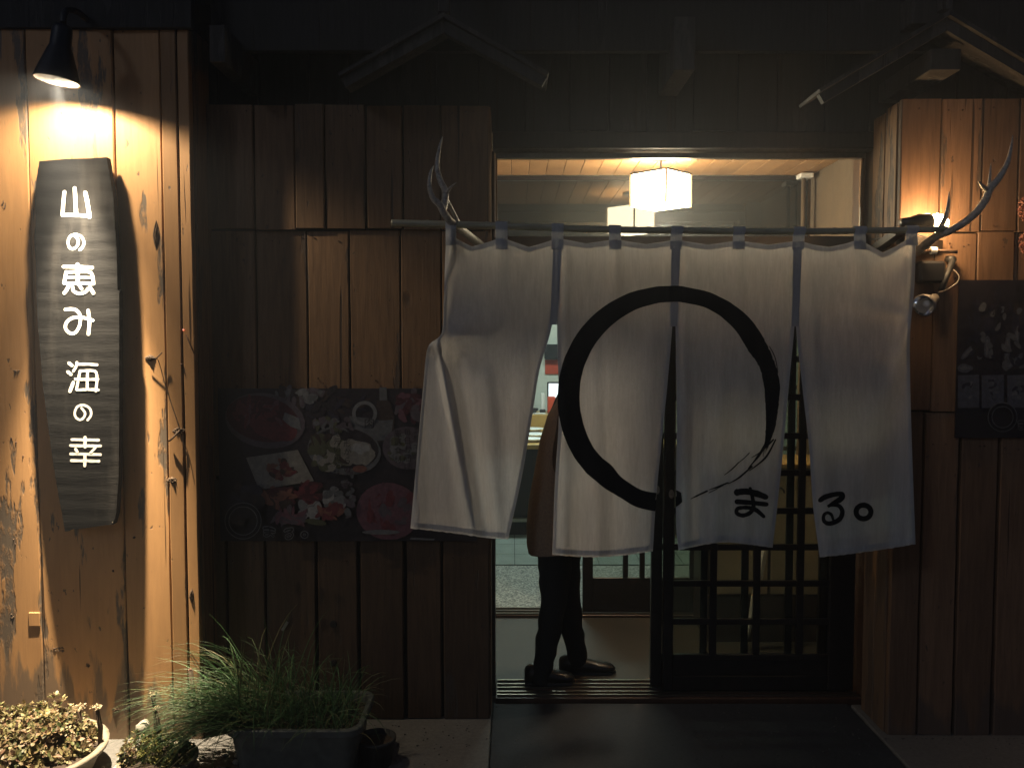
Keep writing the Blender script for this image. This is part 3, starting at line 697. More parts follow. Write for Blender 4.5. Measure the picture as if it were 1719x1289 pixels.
# counter with dishes
yc0 = 6.95; zc = PZ(746, yc0)
ct = empty('serving_counter', (-.1, 7.4, 0), 'honey coloured counter with dishes inside the dining room', 'counter')
MB().box(-.6, 1.4, yc0, 8.35, zc - .04, zc, bev=.005).build('counter_top', M['table'], ct)
MB().box(-.58, 1.38, yc0 + .04, 8.3, .0, zc - .041).build('counter_front', M['dark_wood'], ct)
MB().box(-.59, 1.39, yc0 - .01, yc0 + .03, .12, .15).build('foot_rail', M['metal'], ct)
MB().box(-.6, 1.4, 8.36, 8.8, zc - .02, zc + .12, bev=.005).build('back_shelf', M['table'], ct)
MB().box(-.58, 1.38, 8.38, 8.78, 0, zc - .021).build('back_cabinet', M['dark_wood'], ct)
for (px, y_, r, lb) in [(893, 7.15, .10, 'white round dish nearest on the counter edge'), (899, 7.5, .12, 'white round dish in the middle of the counter'), (893, 7.95, .11, 'white round dish at the far side of the counter')]:
    xx = (px - 859.5) / FPX * y_
    o = MB().lathe([(0, .004), (r * .5, .004), (r * .55, 0), (r * .6, .004), (r, .024), (r * .98, .028), (r * .6, .010), (0, .009)], (xx, y_, zc + .001), 24).build('dish', M['white'], None, True)
    tag(o, lb, 'dish', 'white dishes on the counter')
zs = zc + .12
def at(px, py, Y): return P(px, py, Y)
for k, (px, Y_, w, lb) in enumerate([(902, 8.45, .16, 'white paper sheet lying flat on the back shelf'), (886, 8.6, .14, 'white paper sheet at the left on the back shelf')]):
    q = at(px, 690, Y_); tag(MB().box(q.x - w / 2, q.x + w / 2, Y_ - .05, Y_ + .05, zs + .001, zs + .009, bev=.002).build('paper_stack', M['paper']), lb, 'paper')
q = at(911, 660, 8.6)
ph = empty('phone_base', (q.x, 8.6, zs), 'white cordless phone standing on the back shelf', 'phone')
MB().box(q.x - .03, q.x + .03, 8.57, 8.64, zs + .001, zs + .03, bev=.006).build('base', M['black_dull'], ph)
MB().box(q.x - .018, q.x + .02, 8.585, 8.61, zs + .031, zs + .20, bev=.006).build('handset', M['white'], ph)
q = at(940, 645, 8.62)
mo = empty('monitor', (q.x, 8.62, zs), 'small black monitor with a white screen on the back shelf', 'monitor')
z0 = zs + .12
MB().box(q.x - .13, q.x + .13, 8.60, 8.63, z0, z0 + .19, bev=.006).build('bezel', M['black'], mo)
M['screen'] = emit('lit_screen', (.8, .95, 1), 1.3)
MB().box(q.x - .115, q.x + .115, 8.596, 8.599, z0 + .015, z0 + .175).build('screen', M['screen'], mo)
MB().box(q.x - .02, q.x + .02, 8.61, 8.64, zs + .01, z0).build('stand', M['black'], mo)
MB().box(q.x - .08, q.x + .08, 8.58, 8.70, zs + .001, zs + .01).build('foot', M['black'], mo)
p0, p1 = at(915, 628, D_BACK - .02), at(965, 604, D_BACK - .02)
tag(MB().box(p0.x, p1.x, D_BACK - .02, D_BACK - .003, p0.z, p1.z, bev=.002).build('wall_notice', M['red']), 'red notice on the pale back wall below the black case', 'notice')
p0, p1 = at(914, 603, D_BACK - .1), at(950, 578, D_BACK - .1)
tag(MB().box(p0.x, p1.x, D_BACK - .12, D_BACK - .003, p0.z, p1.z, bev=.012).build('wall_case', M['black']), 'black case fixed to the back wall above the red notice', 'case')
p0 = at(924, 682, 8.5)
tag(MB().box(p0.x - .03, p0.x + .05, 8.45, 8.55, zs + .001, zs + .17, bev=.01).build('red_tin', M['red']), 'red tin on the back shelf beside the monitor', 'tin')
p0 = at(890, 676, 8.55)
tag(MB().lathe([(0, 0), (.05, 0), (.085, .045), (.08, .05), (.045, .01), (0, .01)], (p0.x, 8.5, zs + .001), 20).build('bowl', M['black'], None, True), 'black bowl on the back shelf left of the phone', 'bowl')

# ------------------------------------------------------------------ person walking in behind the curtain, seen in profile
YP = 3.97
def pp(px, py, Y=YP): return P(px, py, Y)
per = empty('person', (pp(935, 1150).x, YP, 0), 'person in a brown coat and black trousers stepping through the doorway behind the curtain', 'person')
def skin_mesh(name, nodes, edges, mat, parent, sub=2, root=0):
    me = bpy.data.meshes.new(name); base = world_loc(parent)
    me.from_pydata([Vector(n[0]) - base for n in nodes], edges, []); me.materials.append(mat)
    o = bpy.data.objects.new(name, me); COL.objects.link(o); o.parent = parent
    sk = o.modifiers.new('s', 'SKIN'); sk.use_smooth_shade = True
    for i, n in enumerate(nodes):
        r = n[1]; me.skin_vertices[0].data[i].radius = (r, r) if isinstance(r, (int, float)) else r
        me.skin_vertices[0].data[i].use_root = (i == root)
    ss = o.modifiers.new('u', 'SUBSURF'); ss.levels = sub; ss.render_levels = sub
    dg = bpy.context.evaluated_depsgraph_get(); dg.update()
    nm = bpy.data.meshes.new_from_object(o.evaluated_get(dg)); o.modifiers.clear(); o.data = nm
    for q in nm.vertices:   # cloth folds round the knees and ankles
        if q.co.z + base.z < .85:
            zz = q.co.z + base.z; k = .0028 * sin(zz * 48 + q.co.x * 30 + 5 * noise.noise(q.co * 7)) + .007 * noise.noise(q.co * 11)
            q.co += q.normal * k
    nm.polygons.foreach_set("use_smooth", [True] * len(nm.polygons)); return o
hipx = pp(936, 900).x
X0 = hipx
body = skin_mesh('body', [
    ((X0, YP, .86), .125), ((X0 + .03, YP, 1.02), .11), ((X0 + .05, YP, 1.20), .12), ((X0 + .08, YP, 1.33), .09), ((X0 + .105, YP, 1.41), .052),
    ((X0 + .135, YP, 1.47), .05), ((X0 + .145, YP, 1.52), .06), ((X0 + .145, YP, 1.56), .04),
    # near leg (stance)
    ((X0 - .012, YP - .075, .74), .10), (pp(930, 1005, YP - .08), .070), (pp(921, 1065, YP - .08), .058), (pp(910, 1120, YP - .07), .052), (pp(905, 1160, YP - .07), .056),
    # far leg
    ((X0 + .03, YP + .075, .74), .10), (pp(951, 1000, YP + .08), .070), (pp(959, 1050, YP + .09), .058), (pp(969, 1095, YP + .1), .052), (pp(968, 1124, YP + .1), .048),
    # arms
    ((X0 + .08, YP - .17, 1.33), .058), ((X0 + .04, YP - .22, 1.08), .044), ((X0 + .2, YP - .2, .97), .034),
    ((X0 + .08, YP + .17, 1.33), .058), ((X0 + .04, YP + .22, 1.08), .044), ((X0 + .2, YP + .18, .99), .034)],
    [(0, 1), (1, 2), (2, 3), (3, 4), (4, 5), (5, 6), (6, 7), (0, 8), (8, 9), (9, 10), (10, 11), (11, 12), (0, 13), (13, 14), (14, 15), (15, 16), (16, 17),
     (3, 18), (18, 19), (19, 20), (3, 21), (21, 22), (22, 23)], M['trousers'], per)
# head with face, facing right (+x)
def head():
    bm = bmesh.new(); bmesh.ops.create_icosphere(bm, subdivisions=4, radius=1)
    for v in bm.verts:
        c = v.co; x, y, z = c.x, c.y, c.z
        X = x * .098; Y = y * .076; Z = z * .118
        if z < 0: X *= 1 + .12 * z; Y *= 1 + .28 * z
        if x > 0: X += .024 * exp(-((y / .22) ** 2 + ((z + .12) / .2) ** 2))            # nose
        if x > 0: X -= .012 * exp(-(((abs(y) - .38) / .16) ** 2 + ((z - .08) / .13) ** 2))  # eye sockets
        if x > 0: X += .009 * exp(-((y / .3) ** 2 + ((z + .48) / .07) ** 2))            # lips
        if x > 0: X += .012 * exp(-((y / .35) ** 2 + ((z + .85) / .2) ** 2))            # chin
        Y += (1 if y > 0 else -1) * .014 * exp(-(((x + .05) / .12) ** 2 + ((z + .02) / .22) ** 2)) * (abs(y) > .7)
        v.co = Vector((X0 + .155 + X, YP + Y, 1.53 + Z))
    vs = [v.co.copy() for v in bm.verts]; fs = [[w.index for w in f.verts] for f in bm.faces]; bm.free()
    mk('head', vs, fs, M['skin'], per, True)
    hv = [q + (q - Vector((X0 + .155, YP, 1.53))).normalized() * .012 for q in vs]
    hf = [f for f in fs if (sum(vs[i].x for i in f) / 3 < X0 + .155 + .05 * ((sum(vs[i].z for i in f) / 3 - 1.53) / .11) + .03 and sum(vs[i].z for i in f) / 3 > 1.46)]
    mk('hair', hv, hf, M['hair'], per, True)
head()
# coat: loft of oval rings following the profile seen beside the curtain
prof = [(1.43, .05, .06, .085), (1.39, .075, .15, .085), (1.33, .098, .205, .085), (1.26, .120, .21, .070), (1.15, .134, .20, .050), (1.0, .140, .185, .030), (.86, .150, .195, .015), (.74, .156, .21, .010), (.645, .160, .22, .012)]
v = []; f = []; n = 32
for i, (z, rx, ry, ox) in enumerate(prof):
    for j in range(n):
        a = 2 * pi * j / n; wob = 1 + (.05 * sin(a * 5 + i) + .03 * sin(a * 9)) * max(0, (1.1 - z)) * 1.2
        v.append((X0 + ox + rx * wob * cos(a), YP + ry * wob * sin(a), z + (.012 * sin(3 * a) if i == len(prof) - 1 else 0)))
for i in range(len(prof) - 1):
    for j in range(n): f.append((i * n + j, i * n + (j + 1) % n, (i + 1) * n + (j + 1) % n, (i + 1) * n + j))
mk('coat', v, f, M['coat'], per, True)
for s in (-1, 1):
    MB().tube(catmull([(X0 + .08, YP + s * .16, 1.36), (X0 + .05, YP + s * .235, 1.22), (X0 + .03, YP + s * .245, 1.07), (X0 + .09, YP + s * .23, 1.0), (X0 + .18, YP + s * .2, .97)], 4),
              [.066, .07, .072, .073, .072, .07, .07, .068, .066, .064, .06, .058, .056, .054, .052, .05, .05], 14).build('sleeve', M['sleeve'], per, True)
    # hand: palm and five fingers
    c = Vector((X0 + .20, YP + s * .195, .965)); hm = MB()
    hm.tube([c - Vector((.02, 0, -.004)), c + Vector((.02, 0, -.008)), c + Vector((.065, 0, -.02)), c + Vector((.085, 0, -.026))], [.022, .030, .034, .028], 10)
    for k, L in enumerate((.07, .078, .074, .058)):
        b0 = c + Vector((.075, (k - 1.5) * .017, -.022))
        hm.tube([b0, b0 + Vector((L * .45, 0, -.012)), b0 + Vector((L * .75, 0, -.032)), b0 + Vector((L * .9, 0, -.052))], [.009, .0085, .008, .006], 7)
    b0 = c + Vector((.03, -s * .028, .0)); hm.tube([b0, b0 + Vector((.03, -s * .02, -.01)), b0 + Vector((.06, -s * .022, -.02))], [.011, .010, .007], 7)
    hm.build('hand', M['skin'], per, True)
def shoe(ax, ay, az, L=.265, tilt=0):
    prof = [(-.084, .012, .05), (-.077, .028, .064), (-.05, .037, .078), (-.005, .036, .072), (.05, .036, .055), (.10, .041, .043), (.145, .042, .036), (.175, .033, .028), (.19, .014, .014)]
    v = []; f = []; n = 14
    for (x, w, h) in prof:
        for j in range(n):
            a = 2 * pi * j / n; zz = h / 2 + h / 2 * sin(a)
            if sin(a) < -.3: zz = 0
            v.append(Vector((x, w * cos(a) * (1 if sin(a) < .2 else 1 - .35 * (sin(a) - .2)), zz)))
    for i in range(len(prof) - 1):
        for j in range(n): f.append((i * n + j, i * n + (j + 1) % n, (i + 1) * n + (j + 1) % n, (i + 1) * n + j))
    f.append(tuple(range(n - 1, -1, -1))); f.append(tuple((len(prof) - 1) * n + j for j in range(n)))
    q = Matrix.Rotation(tilt, 3, 'Y'); v = [q @ Vector((p.x * L / .265, p.y, p.z)) + Vector((ax, ay, az)) for p in v]
    o = mk('shoe', v, f, M['shoe'], per, True)
    s2 = [(q @ Vector((p[0] * L / .265, p[1], 0))) + Vector((ax, ay, az)) for p in [(-.08, -.03, 0), (.1, -.043, 0), (.17, -.035, 0), (.195, 0, 0), (.17, .035, 0), (.1, .043, 0), (-.08, .03, 0)]]
    mk('sole', [p + Vector((0, 0, -.001)) for p in s2] + [p + Vector((0, 0, -.014)) for p in s2], [tuple(range(7)), tuple(range(13, 6, -1))] + [(i, i + 7, (i + 1) % 7 + 7, (i + 1) % 7) for i in range(7)], M['black_dull'], o)
sh1 = pp(906, 1168, YP - .07); shoe(sh1.x, 3.90, .036, .225)
sh2 = pp(967, 1140, YP + .11); shoe(sh2.x, YP + .11, .012)

# ------------------------------------------------------------------ noren curtain
def rod_y(px): return sinterp([(657, 374.5), (842, 379.5), (1000, 385), (1136, 387), (1341, 388.5), (1540, 386), (1600, 384)], px)
YR = 3.15
rod = empty('bamboo_pole', P(657, 375, YR), 'long bamboo pole resting in the two antlers across the doorway', 'pole')
pts = []; rad = []
x = 657
while x <= 1592:
    d = min(abs(x - k) for k in (716, 818, 905, 985, 1090, 1182, 1290, 1400, 1500)); pts.append(P(x, rod_y(x), YR)); rad.append(.0132 + (.0022 if d < 2.1 else 0) - .000002 * (x - 657)); x += 4
MB().tube(pts, rad, 14).build('pole', M['bamboo'], rod, True)

noren = empty('shop_curtain', P(1140, 390, YR), 'pale linen split curtain with a brushed black ring, hanging from the bamboo pole', 'curtain')
TABS = [757, 842, 936, 1032, 1136, 1240, 1341, 1443, 1530]
TOP = [(748, 398), (757, 395), (768, 402), (792, 414), (818, 407), (842, 399), (862, 406), (888, 415), (912, 408), (936, 400), (984, 409), (1032, 402), (1084, 410), (1136, 403), (1188, 411), (1240, 404), (1290, 411), (1341, 404), (1366, 411), (1392, 415), (1420, 409), (1443, 402), (1462, 413), (1482, 424), (1505, 413), (1530, 398), (1538, 396)]
# each panel: left edge, right edge (px by py), bottom (py by s), folds
PAN = [
 dict(L=[(395, 749), (440, 747), (500, 745), (555, 742), (566, 735), (575, 722), (590, 716), (640, 711), (750, 701), (820, 695), (887, 689)],
      Rr=[(400, 935), (540, 927.5), (620, 906), (700, 893), (800, 876), (905, 853)],
      B=[(0, 887), (.25, 891), (.5, 896), (.8, 903), (1, 905)]),
 dict(L=[(400, 936), (540, 935), (700, 938), (800, 932), (930, 927)],
      Rr=[(403, 1134), (540, 1129), (650, 1120), (750, 1110), (830, 1102), (925, 1096)],
      B=[(0, 931), (.4, 935), (.7, 932), (1, 925)]),
 dict(L=[(403, 1135), (540, 1134), (700, 1136), (880, 1135), (924, 1139)],
      Rr=[(404, 1338), (540, 1334), (640, 1325), (750, 1315), (850, 1305), (919, 1297)],
      B=[(0, 924), (.15, 918), (.4, 911), (.6, 911), (.85, 916), (1, 919)]),
 dict(L=[(404, 1339), (540, 1336), (650, 1347), (750, 1358), (850, 1365), (935, 1376)],
      Rr=[(396, 1538), (480, 1535), (560, 1528), (640, 1528), (750, 1531), (914, 1537)],
      B=[(0, 935), (.3, 930), (.7, 921), (1, 913)])]
# folds: (x0,y0,x1,y1, half width start, end, depth towards camera start, end)
FOLDS = [
 [(720, 578, 925, 500, 14, 70, .030, .004), (738, 590, 792, 880, 7, 14, .030, .016), (757, 400, 775, 520, 10, 22, .022, .004), (842, 405, 835, 520, 9, 26, .010, .002),
  (815, 640, 835, 900, 16, 18, .014, .020), (758, 400, 735, 570, 8, 12, .02, .02), (880, 600, 862, 900, 18, 16, .010, .018), (700, 620, 700, 890, 10, 14, .012, .02), (757, 402, 900, 440, 10, 40, .012, .0),
  (770, 610, 815, 880, 10, 14, -.018, -.022)],
 [(950, 430, 945, 930, 8, 12, .006, .014), (998, 560, 1003, 930, 10, 14, .004, .016), (1032, 405, 1028, 700, 8, 24, .008, .004), (1060, 600, 1055, 930, 16, 16, .002, .010), (980, 700, 968, 930, 12, 14, -.004, -.014), (1095, 560, 1085, 925, 12, 12, .003, .012), (1030, 760, 1030, 930, 12, 14, -.003, -.010), (936, 405, 985, 560, 8, 26, .008, .0), (1136, 405, 1095, 560, 8, 26, .008, .0)],
 [(1150, 500, 1148, 920, 8, 12, .004, .014), (1215, 520, 1200, 915, 12, 16, .004, .016), (1240, 405, 1238, 640, 8, 22, .008, .003), (1180, 640, 1176, 915, 12, 14, -.003, -.012), (1258, 560, 1252, 915, 12, 18, .003, .012), (1300, 640, 1285, 915, 12, 14, .0, .012), (1136, 405, 1190, 560, 8, 26, .008, .0), (1341, 405, 1290, 560, 8, 26, .008, .0)],
 [(1528, 548, 1440, 830, 10, 36, .020, .006), (1443, 405, 1440, 560, 9, 26, .012, .003), (1360, 500, 1392, 930, 10, 16, .003, .014), (1530, 400, 1520, 540, 8, 14, .012, .012), (1530, 560, 1528, 912, 8, 16, .004, .022), (1495, 620, 1490, 915, 20, 22, -.010, -.022), (1341, 405, 1385, 540, 8, 26, .008, .0), (1500, 525, 1385, 500, 12, 18, .008, .002), (1430, 760, 1425, 925, 14, 18, .0, .012)]]
def x_top(k):  # px range of panel top
    p = PAN[k]; return p['L'][0][1], p['Rr'][0][1]
def edge(tab, t): # tab in (py,px) -> by t
    y0, y1 = tab[0][0], tab[-1][0]
    return sinterp(tab, lerp(y0, y1, t))
def cp(k, s, t):
    p = PAN[k]; px = lerp(edge(p['L'], t), edge(p['Rr'], t), s)
    xt0, xt1 = x_top(k); yt = interp(TOP, lerp(xt0, xt1, s)); yb = sinterp(p['B'], s)
    return px, lerp(yt, yb, t)
def inv(k, px, py):
    p = PAN[k]; s = .5; t = .5; xt0, xt1 = x_top(k)
    for _ in range(14):
        sc_ = min(1, max(0, s)); yt = interp(TOP, lerp(xt0, xt1, sc_)); yb = sinterp(p['B'], sc_)
        t = (py - yt) / (yb - yt); tc = min(1, max(0, t)); l = edge(p['L'], tc); r = edge(p['Rr'], tc); s = (px - l) / (r - l)
    return s, t
def cdepth(k, px, py):
    d = 0
    for (x0, y0, x1, y1, w0, w1, a0, a1) in FOLDS[k]:
        dx, dy = x1 - x0, y1 - y0; L2 = dx * dx + dy * dy
        u = ((px - x0) * dx + (py - y0) * dy) / L2; uc_ = min(1, max(0, u))
        dist = abs((px - x0) * dy - (py - y0) * dx) / sqrt(L2)
        fade = 1.0
        if u < 0: fade = exp(-(u * sqrt(L2) / 22) ** 2)
        if u > 1: fade = exp(-((u - 1) * sqrt(L2) / 30) ** 2)
        d += 1.2 * lerp(a0, a1, uc_) * exp(-(dist / lerp(w0, w1, uc_)) ** 2) * fade
    t = (py - 405) / 510.0
    d += .0035 * noise.noise((px * .02, py * .006, k)) + .0016 * noise.noise((px * .07, py * .022, k + 5))
    d += max(0, t) * .012 * noise.noise((px * .011, py * .002, k * 3 + 1))
    base = YR - .006
    if k == 0:  # pushed outwards to the left below the pinch
        base -= .05 * max(0, min(1, (py - 560) / 300)) * max(0, (900 - px) / 200)
    return base - d
def cpos(k, px, py, off=0): return P(px, py, cdepth(k, px, py) - off)
for k in range(4):
    nu, nv = 84, 150; v = []; f = []
    for j in range(nv + 1):
        for i in range(nu + 1):
            s, t = i / nu, j / nv
            px, py = cp(k, s, t)
            if t > .97: py += 1.2 * noise.noise((px * .15, 0, k))
            v.append(cpos(k, px, py))
    for j in range(nv):
        for i in range(nu): a = j * (nu + 1) + i; f.append((a, a + 1, a + nu + 2, a + nu + 1))
    mk('cloth_panel', v, f, M['cloth'], noren, True)
    # folded hems: sides, bottom, top
    def strip(fn, n, name, mat, off):
        v = []; f = []
        for i in range(n + 1):
            for w in (0, .34, .67, 1): v.append(fn(i / n, w))
        for i in range(n):
            for j in range(3): a = i * 4 + j; f.append((a, a + 1, a + 5, a + 4))
        mk(name, v, f, mat, noren, True)
    off = .0016
    def side(sgn):
        def fn(t, w):
            t_ = .02 + t * .972; px0, py = cp(k, 0 if sgn > 0 else 1, t_); px = px0 + sgn * (.3 + 5.2 * w)
            return cpos(k, px, py, off + .0006 * noise.noise((py * .1, 0, 0)))
        return fn
    strip(side(1), 120, 'side_hem', M['cloth_hem'], off); strip(side(-1), 120, 'side_hem', M['cloth_hem'], off)
    def bot(t, w):
        px, py = cp(k, .035 + t * .93, .994); py -= 8.0 * w
        return cpos(k, px, py, .0022 + .0012 * noise.noise((px * .22, 0, 3)))
    strip(bot, 110, 'bottom_hem', M['cloth_hem'], off)
    def topf(t, w):
        px, py = cp(k, .03 + t * .94, 0); py += .5 + 8.5 * w
        return cpos(k, px, py, .0018)
    strip(topf, 80, 'top_hem', M['cloth_hem'], off)
# tapes joining the panels above the slits
for ka, px0, px1, y1 in ((0, 936, 929, 545), (1, 1135, 1131, 548), (2, 1339, 1335, 548)):
    v = []; f = []; n = 40
    for i in range(n + 1):
        t = i / n; py = lerp(416, y1, t); cx = lerp(px0, px1, t); w = lerp(7.5, 5.5, t)
        for e in (-1, 0, 1):
            px = cx + e * w; kk = ka if px < cx else ka + 1
            d = min(cdepth(ka, px, py), cdepth(ka + 1, px, py)); v.append(P(px, py, d - .0035))
    for i in range(n):
        for j in (0, 1): a = i * 3 + j; f.append((a, a + 1, a + 4, a + 3))
    mk('joining_tape', v, f, M['cloth_tab'], noren, True)
# hanging loops
for tx in TABS:
    ry = rod_y(tx); w = 10 if tx > 760 else 9; v = []; f = []; r = .0172
    prof = []
    for a in [200, 170, 140, 110, 80, 50, 20, 0]:       # over the pole, from behind to the front
        prof.append(('a', R(a)))
    n1 = len(prof)
    k = max(i for i in range(4) if tx >= x_top(i)[0] - 3) if tx < 1530 else 3
    yb = 419 if tx not in (757, 1530) else 412
    yb += 2 * noise.noise((tx, 0, 0)); sh = random.uniform(-2.5, 2.5)
    for e in (-1, -.33, .33, 1):
        px = tx + e * w; c = P(px, rod_y(px), YR); col = []
        for _, a in prof: col.append(Vector((c.x, YR - r * cos(a), c.z + r * sin(a))))
        for q in range(1, 9):
            py = lerp(ry + 3, yb, q / 8); pxx = px + sh * q / 8
            yy = min(cdepth(k, min(max(pxx, x_top(k)[0]), x_top(k)[1]), max(py, 402)) - .0046, YR - r * (1 - q / 8) - .0046 * q / 8)
            col.append(P(pxx, py, yy))
        v += col
    m_ = len(v) // 4
    for e in range(3):
        for q in range(m_ - 1): a = e * m_ + q; f.append((a, a + 1, a + m_ + 1, a + m_))
    mk('hanging_loop', v, f, M['cloth_tab'], noren, True)

# brushed ring and characters, laid on the cloth
def ribbon(pts, wid, place, off0=.0, n_sub=8, edge_jit=0.0, seed=0, taper=True):
    """ribbon with rounded ends through 2D points; place(px,py,off)->3D. returns verts, faces"""
    c = catmull([(x, y, 0) for x, y in pts], n_sub)
    k = len(c); L = [0]
    for a, b in zip(c, c[1:]): L.append(L[-1] + (b - a).length)
    T = L[-1]
    if not isinstance(wid, (list, tuple)): wid = [wid] * len(pts)
    ww = [lerp(wid[min(i // n_sub, len(wid) - 1)], wid[min(i // n_sub + 1, len(wid) - 1)], (i % n_sub) / n_sub) / 2 for i in range(k)]
    seq = []
    if taper:
        for s_, i0, sg in ((0, 0, -1), (1, k - 1, 1)):
            d = ((c[1] - c[0]) if s_ == 0 else (c[-1] - c[-2])).normalized() * sg
            cap = [(c[i0] + d * ww[i0] * sin(a), ww[i0] * cos(a)) for a in (R(88), R(70), R(45), R(20))]
            if s_ == 0: pre = cap
            else: post = cap[::-1]
        seq = pre + list(zip(c, ww)) + post
    else: seq = list(zip(c, ww))
    v = []; f = []; m_ = 4
    for i, (p, w) in enumerate(seq):
        a = seq[max(i - 1, 0)][0]; b = seq[min(i + 1, len(seq) - 1)][0]; t = (b - a).normalized(); nn = Vector((-t.y, t.x, 0))
        w *= 1 + edge_jit * noise.noise((i * .45, seed, 0))
        for e in range(m_ + 1):
            q = p + nn * w * (2 * e / m_ - 1); v.append(place(q.x, q.y, off0 + .0012 * i / len(seq)))
    for i in range(len(seq) - 1):
        for e in range(m_): a = i * (m_ + 1) + e; f.append((a, a + 1, a + m_ + 2, a + m_ + 1))
    return v, f
def on_cloth(k): return lambda x, y, o: cpos(k, x, y, .0030 + o)
# ring
def ring_rad(a):
    """a: degrees clockwise from the top; outer radius point and thickness"""
    o = sinterp([(-95, 189), (-60, 190), (-30, 188), (0, 188), (30, 189), (60, 190), (90, 187), (120, 189), (160, 192), (200, 189), (265, 189)], a)
    th = sinterp([(-90, 37), (-45, 33), (-15, 27), (0, 27), (25, 26), (50, 31), (62, 27), (80, 24), (95, 20), (105, 15), (115, 11), (122, 7)], a)
    return o, th
CX, CY = 1124, 668
def ring_mesh():
    # full stroke: from the blob at lower right (a=173) back through bottom, left, top, to a=122
    a0, a1 = -187, 122; na = 520; nr = 8
    th_t = [(-187, 16), (-184, 27), (-178, 31), (-165, 30), (-150, 30), (-140, 37), (-125, 36), (-110, 37), (-90, 37), (-45, 34), (-15, 29), (0, 27), (25, 27), (42, 31), (58, 33), (70, 27), (82, 27), (90, 24), (100, 19), (108, 14), (115, 8), (122, 2)]
    ro_t = [(-187, 176), (-184, 182), (-178, 190), (-165, 191), (-150, 186), (-130, 188), (-90, 188), (-45, 189), (0, 188), (42, 190), (58, 187), (70, 186), (82, 187), (90, 184), (100, 183), (112, 184), (122, 186)]
    parts = {1: ([], [], {}), 2: ([], [], {})}
    def pt(i, j):
        a = lerp(a0, a1, i / na); ro = sinterp(ro_t, a); th = sinterp(th_t, a); jt = noise.noise((a * .12, 1, 0)) * 1.3 + (noise.noise((a * .7, 2, 0)) * 1.6 if a > 55 else .3 * noise.noise((a * .7, 2, 0)))
        r = lerp(ro + (jt if j == 0 else 0), ro - th + jt * .8, j / nr)
        return CX + r * sin(R(a)), CY - r * cos(R(a))
    for i in range(na):
        for j in range(nr):
            q = [pt(i, j), pt(i + 1, j), pt(i + 1, j + 1), pt(i, j + 1)]; cx = sum(p[0] for p in q) / 4; cy = sum(p[1] for p in q) / 4
            a = lerp(a0, a1, i / na)
            if a > 92 and a < 122:   # dry brush gaps
                rr = j / nr
                if noise.noise((a * .045, rr * 9, 7)) > .18 + .5 * (1 - (a - 92) / 30): continue
            for k in (1, 2):
                s, t = inv(k, cx, cy)
                if cy < 548 and 1129 < cx < 1141: s = .5 if (k == 1) == (cx < 1135) else 2
                if not (0.0 <= s <= 1.0) : continue
                V, F, D = parts[k]; idx = []
                for ii, jj, p in ((i, j, q[0]), (i + 1, j, q[1]), (i + 1, j + 1, q[2]), (i, j + 1, q[3])):
                    key = (ii, jj)
                    if key not in D: D[key] = len(V); V.append(P(p[0], p[1], min(cdepth(1, *p), cdepth(2, *p)) - .0062) if abs(p[0] - 1134) < 13 and p[1] < 552 else cpos(k, p[0], p[1], .0030))
                    idx.append(D[key])
                F.append(tuple(idx)); break
    # trailing brush hairs
    V, F, D = parts[2]
    for (pts, w) in [([(1300, 712), (1291, 736), (1274, 764), (1256, 786)], [5, 7, 4, 1.2]), ([(1302, 738), (1285, 768), (1258, 790)], [2.5, 3.5, 1.2]), ([(1298, 738), (1280, 756), (1262, 768)], [3, 2, 1]), ([(1262, 783), (1240, 802), (1222, 812)], [3, 3, 1]),
                     ([(1240, 776), (1228, 788), (1216, 797)], [2, 2, 1]), ([(1222, 810), (1205, 817), (1190, 822)], [2.5, 2.5, 1]), ([(1187, 824), (1172, 831), (1160, 837)], [3, 3, 1.2]),
                     ([(1292, 582), (1301, 600), (1306, 625)], [1.4, 1.6, 1]), ([(1258, 760), (1248, 770), (1240, 776)], [1.6, 1.6, 1]), ([(1213, 815), (1200, 822), (1190, 827)], [1.2, 1.4, 1])]:
        vv, ff = ribbon(pts, w, on_cloth(2), .0006, 5, .4, pts[0][0]); b = len(V); V += vv; F += [tuple(i + b for i in q) for q in ff]
    for k in (1, 2): mk('brushed_ring', parts[k][0], parts[k][1], M['ink'], noren, True)
ring_mesh()
# characters as strokes (own coordinates, width)
MA = [([(215, 150), (300, 142), (400, 162), (490, 195)], [58, 52, 56, 44]), ([(215, 240), (350, 250), (495, 265)], [44, 40, 38]),
      ([(340, 112), (362, 200), (372, 285), (340, 345), (270, 372), (212, 350), (218, 308), (275, 296), (340, 300), (400, 322), (470, 382)], [26, 32, 36, 36, 36, 34, 34, 32, 34, 38, 30])]
RU = [([(1015, 225), (1060, 195), (1150, 170), (1225, 168), (1212, 212), (1150, 248), (1085, 288), (1120, 272), (1190, 278), (1226, 330), (1208, 398), (1145, 440), (1085, 448), (1048, 420), (1048, 372), (1082, 346), (1122, 366), (1138, 412)],
       [40, 46, 40, 40, 52, 38, 22, 26, 34, 38, 40, 40, 38, 32, 28, 26, 26, 20])]
MARU = [([(1430 + 71 * sin(a), 338 - 66 * cos(a)) for a in [2 * pi * i / 12 + .2 for i in range(13)]], [44] * 13)]
def strokes(ch, fx, fy, sc_, place, off=0.0, jit=.12, wmul=1.0):
    V = []; F = []
    for n, (pts, w) in enumerate(ch):
        vv, ff = ribbon([(fx(x), fy(y)) for x, y in pts], [q * sc_ * wmul for q in (w if isinstance(w, list) else [w] * len(pts))], place, off + .0004 * n, 6, jit, n * 7 + pts[0][0])
        b = len(V); V += vv; F += [tuple(i + b for i in q) for q in ff]
    return V, F
sc_ = 1 / 5.73; wk = 1.14; fx = lambda x: 1200 + x * sc_; fy = lambda y: 800 + y * sc_
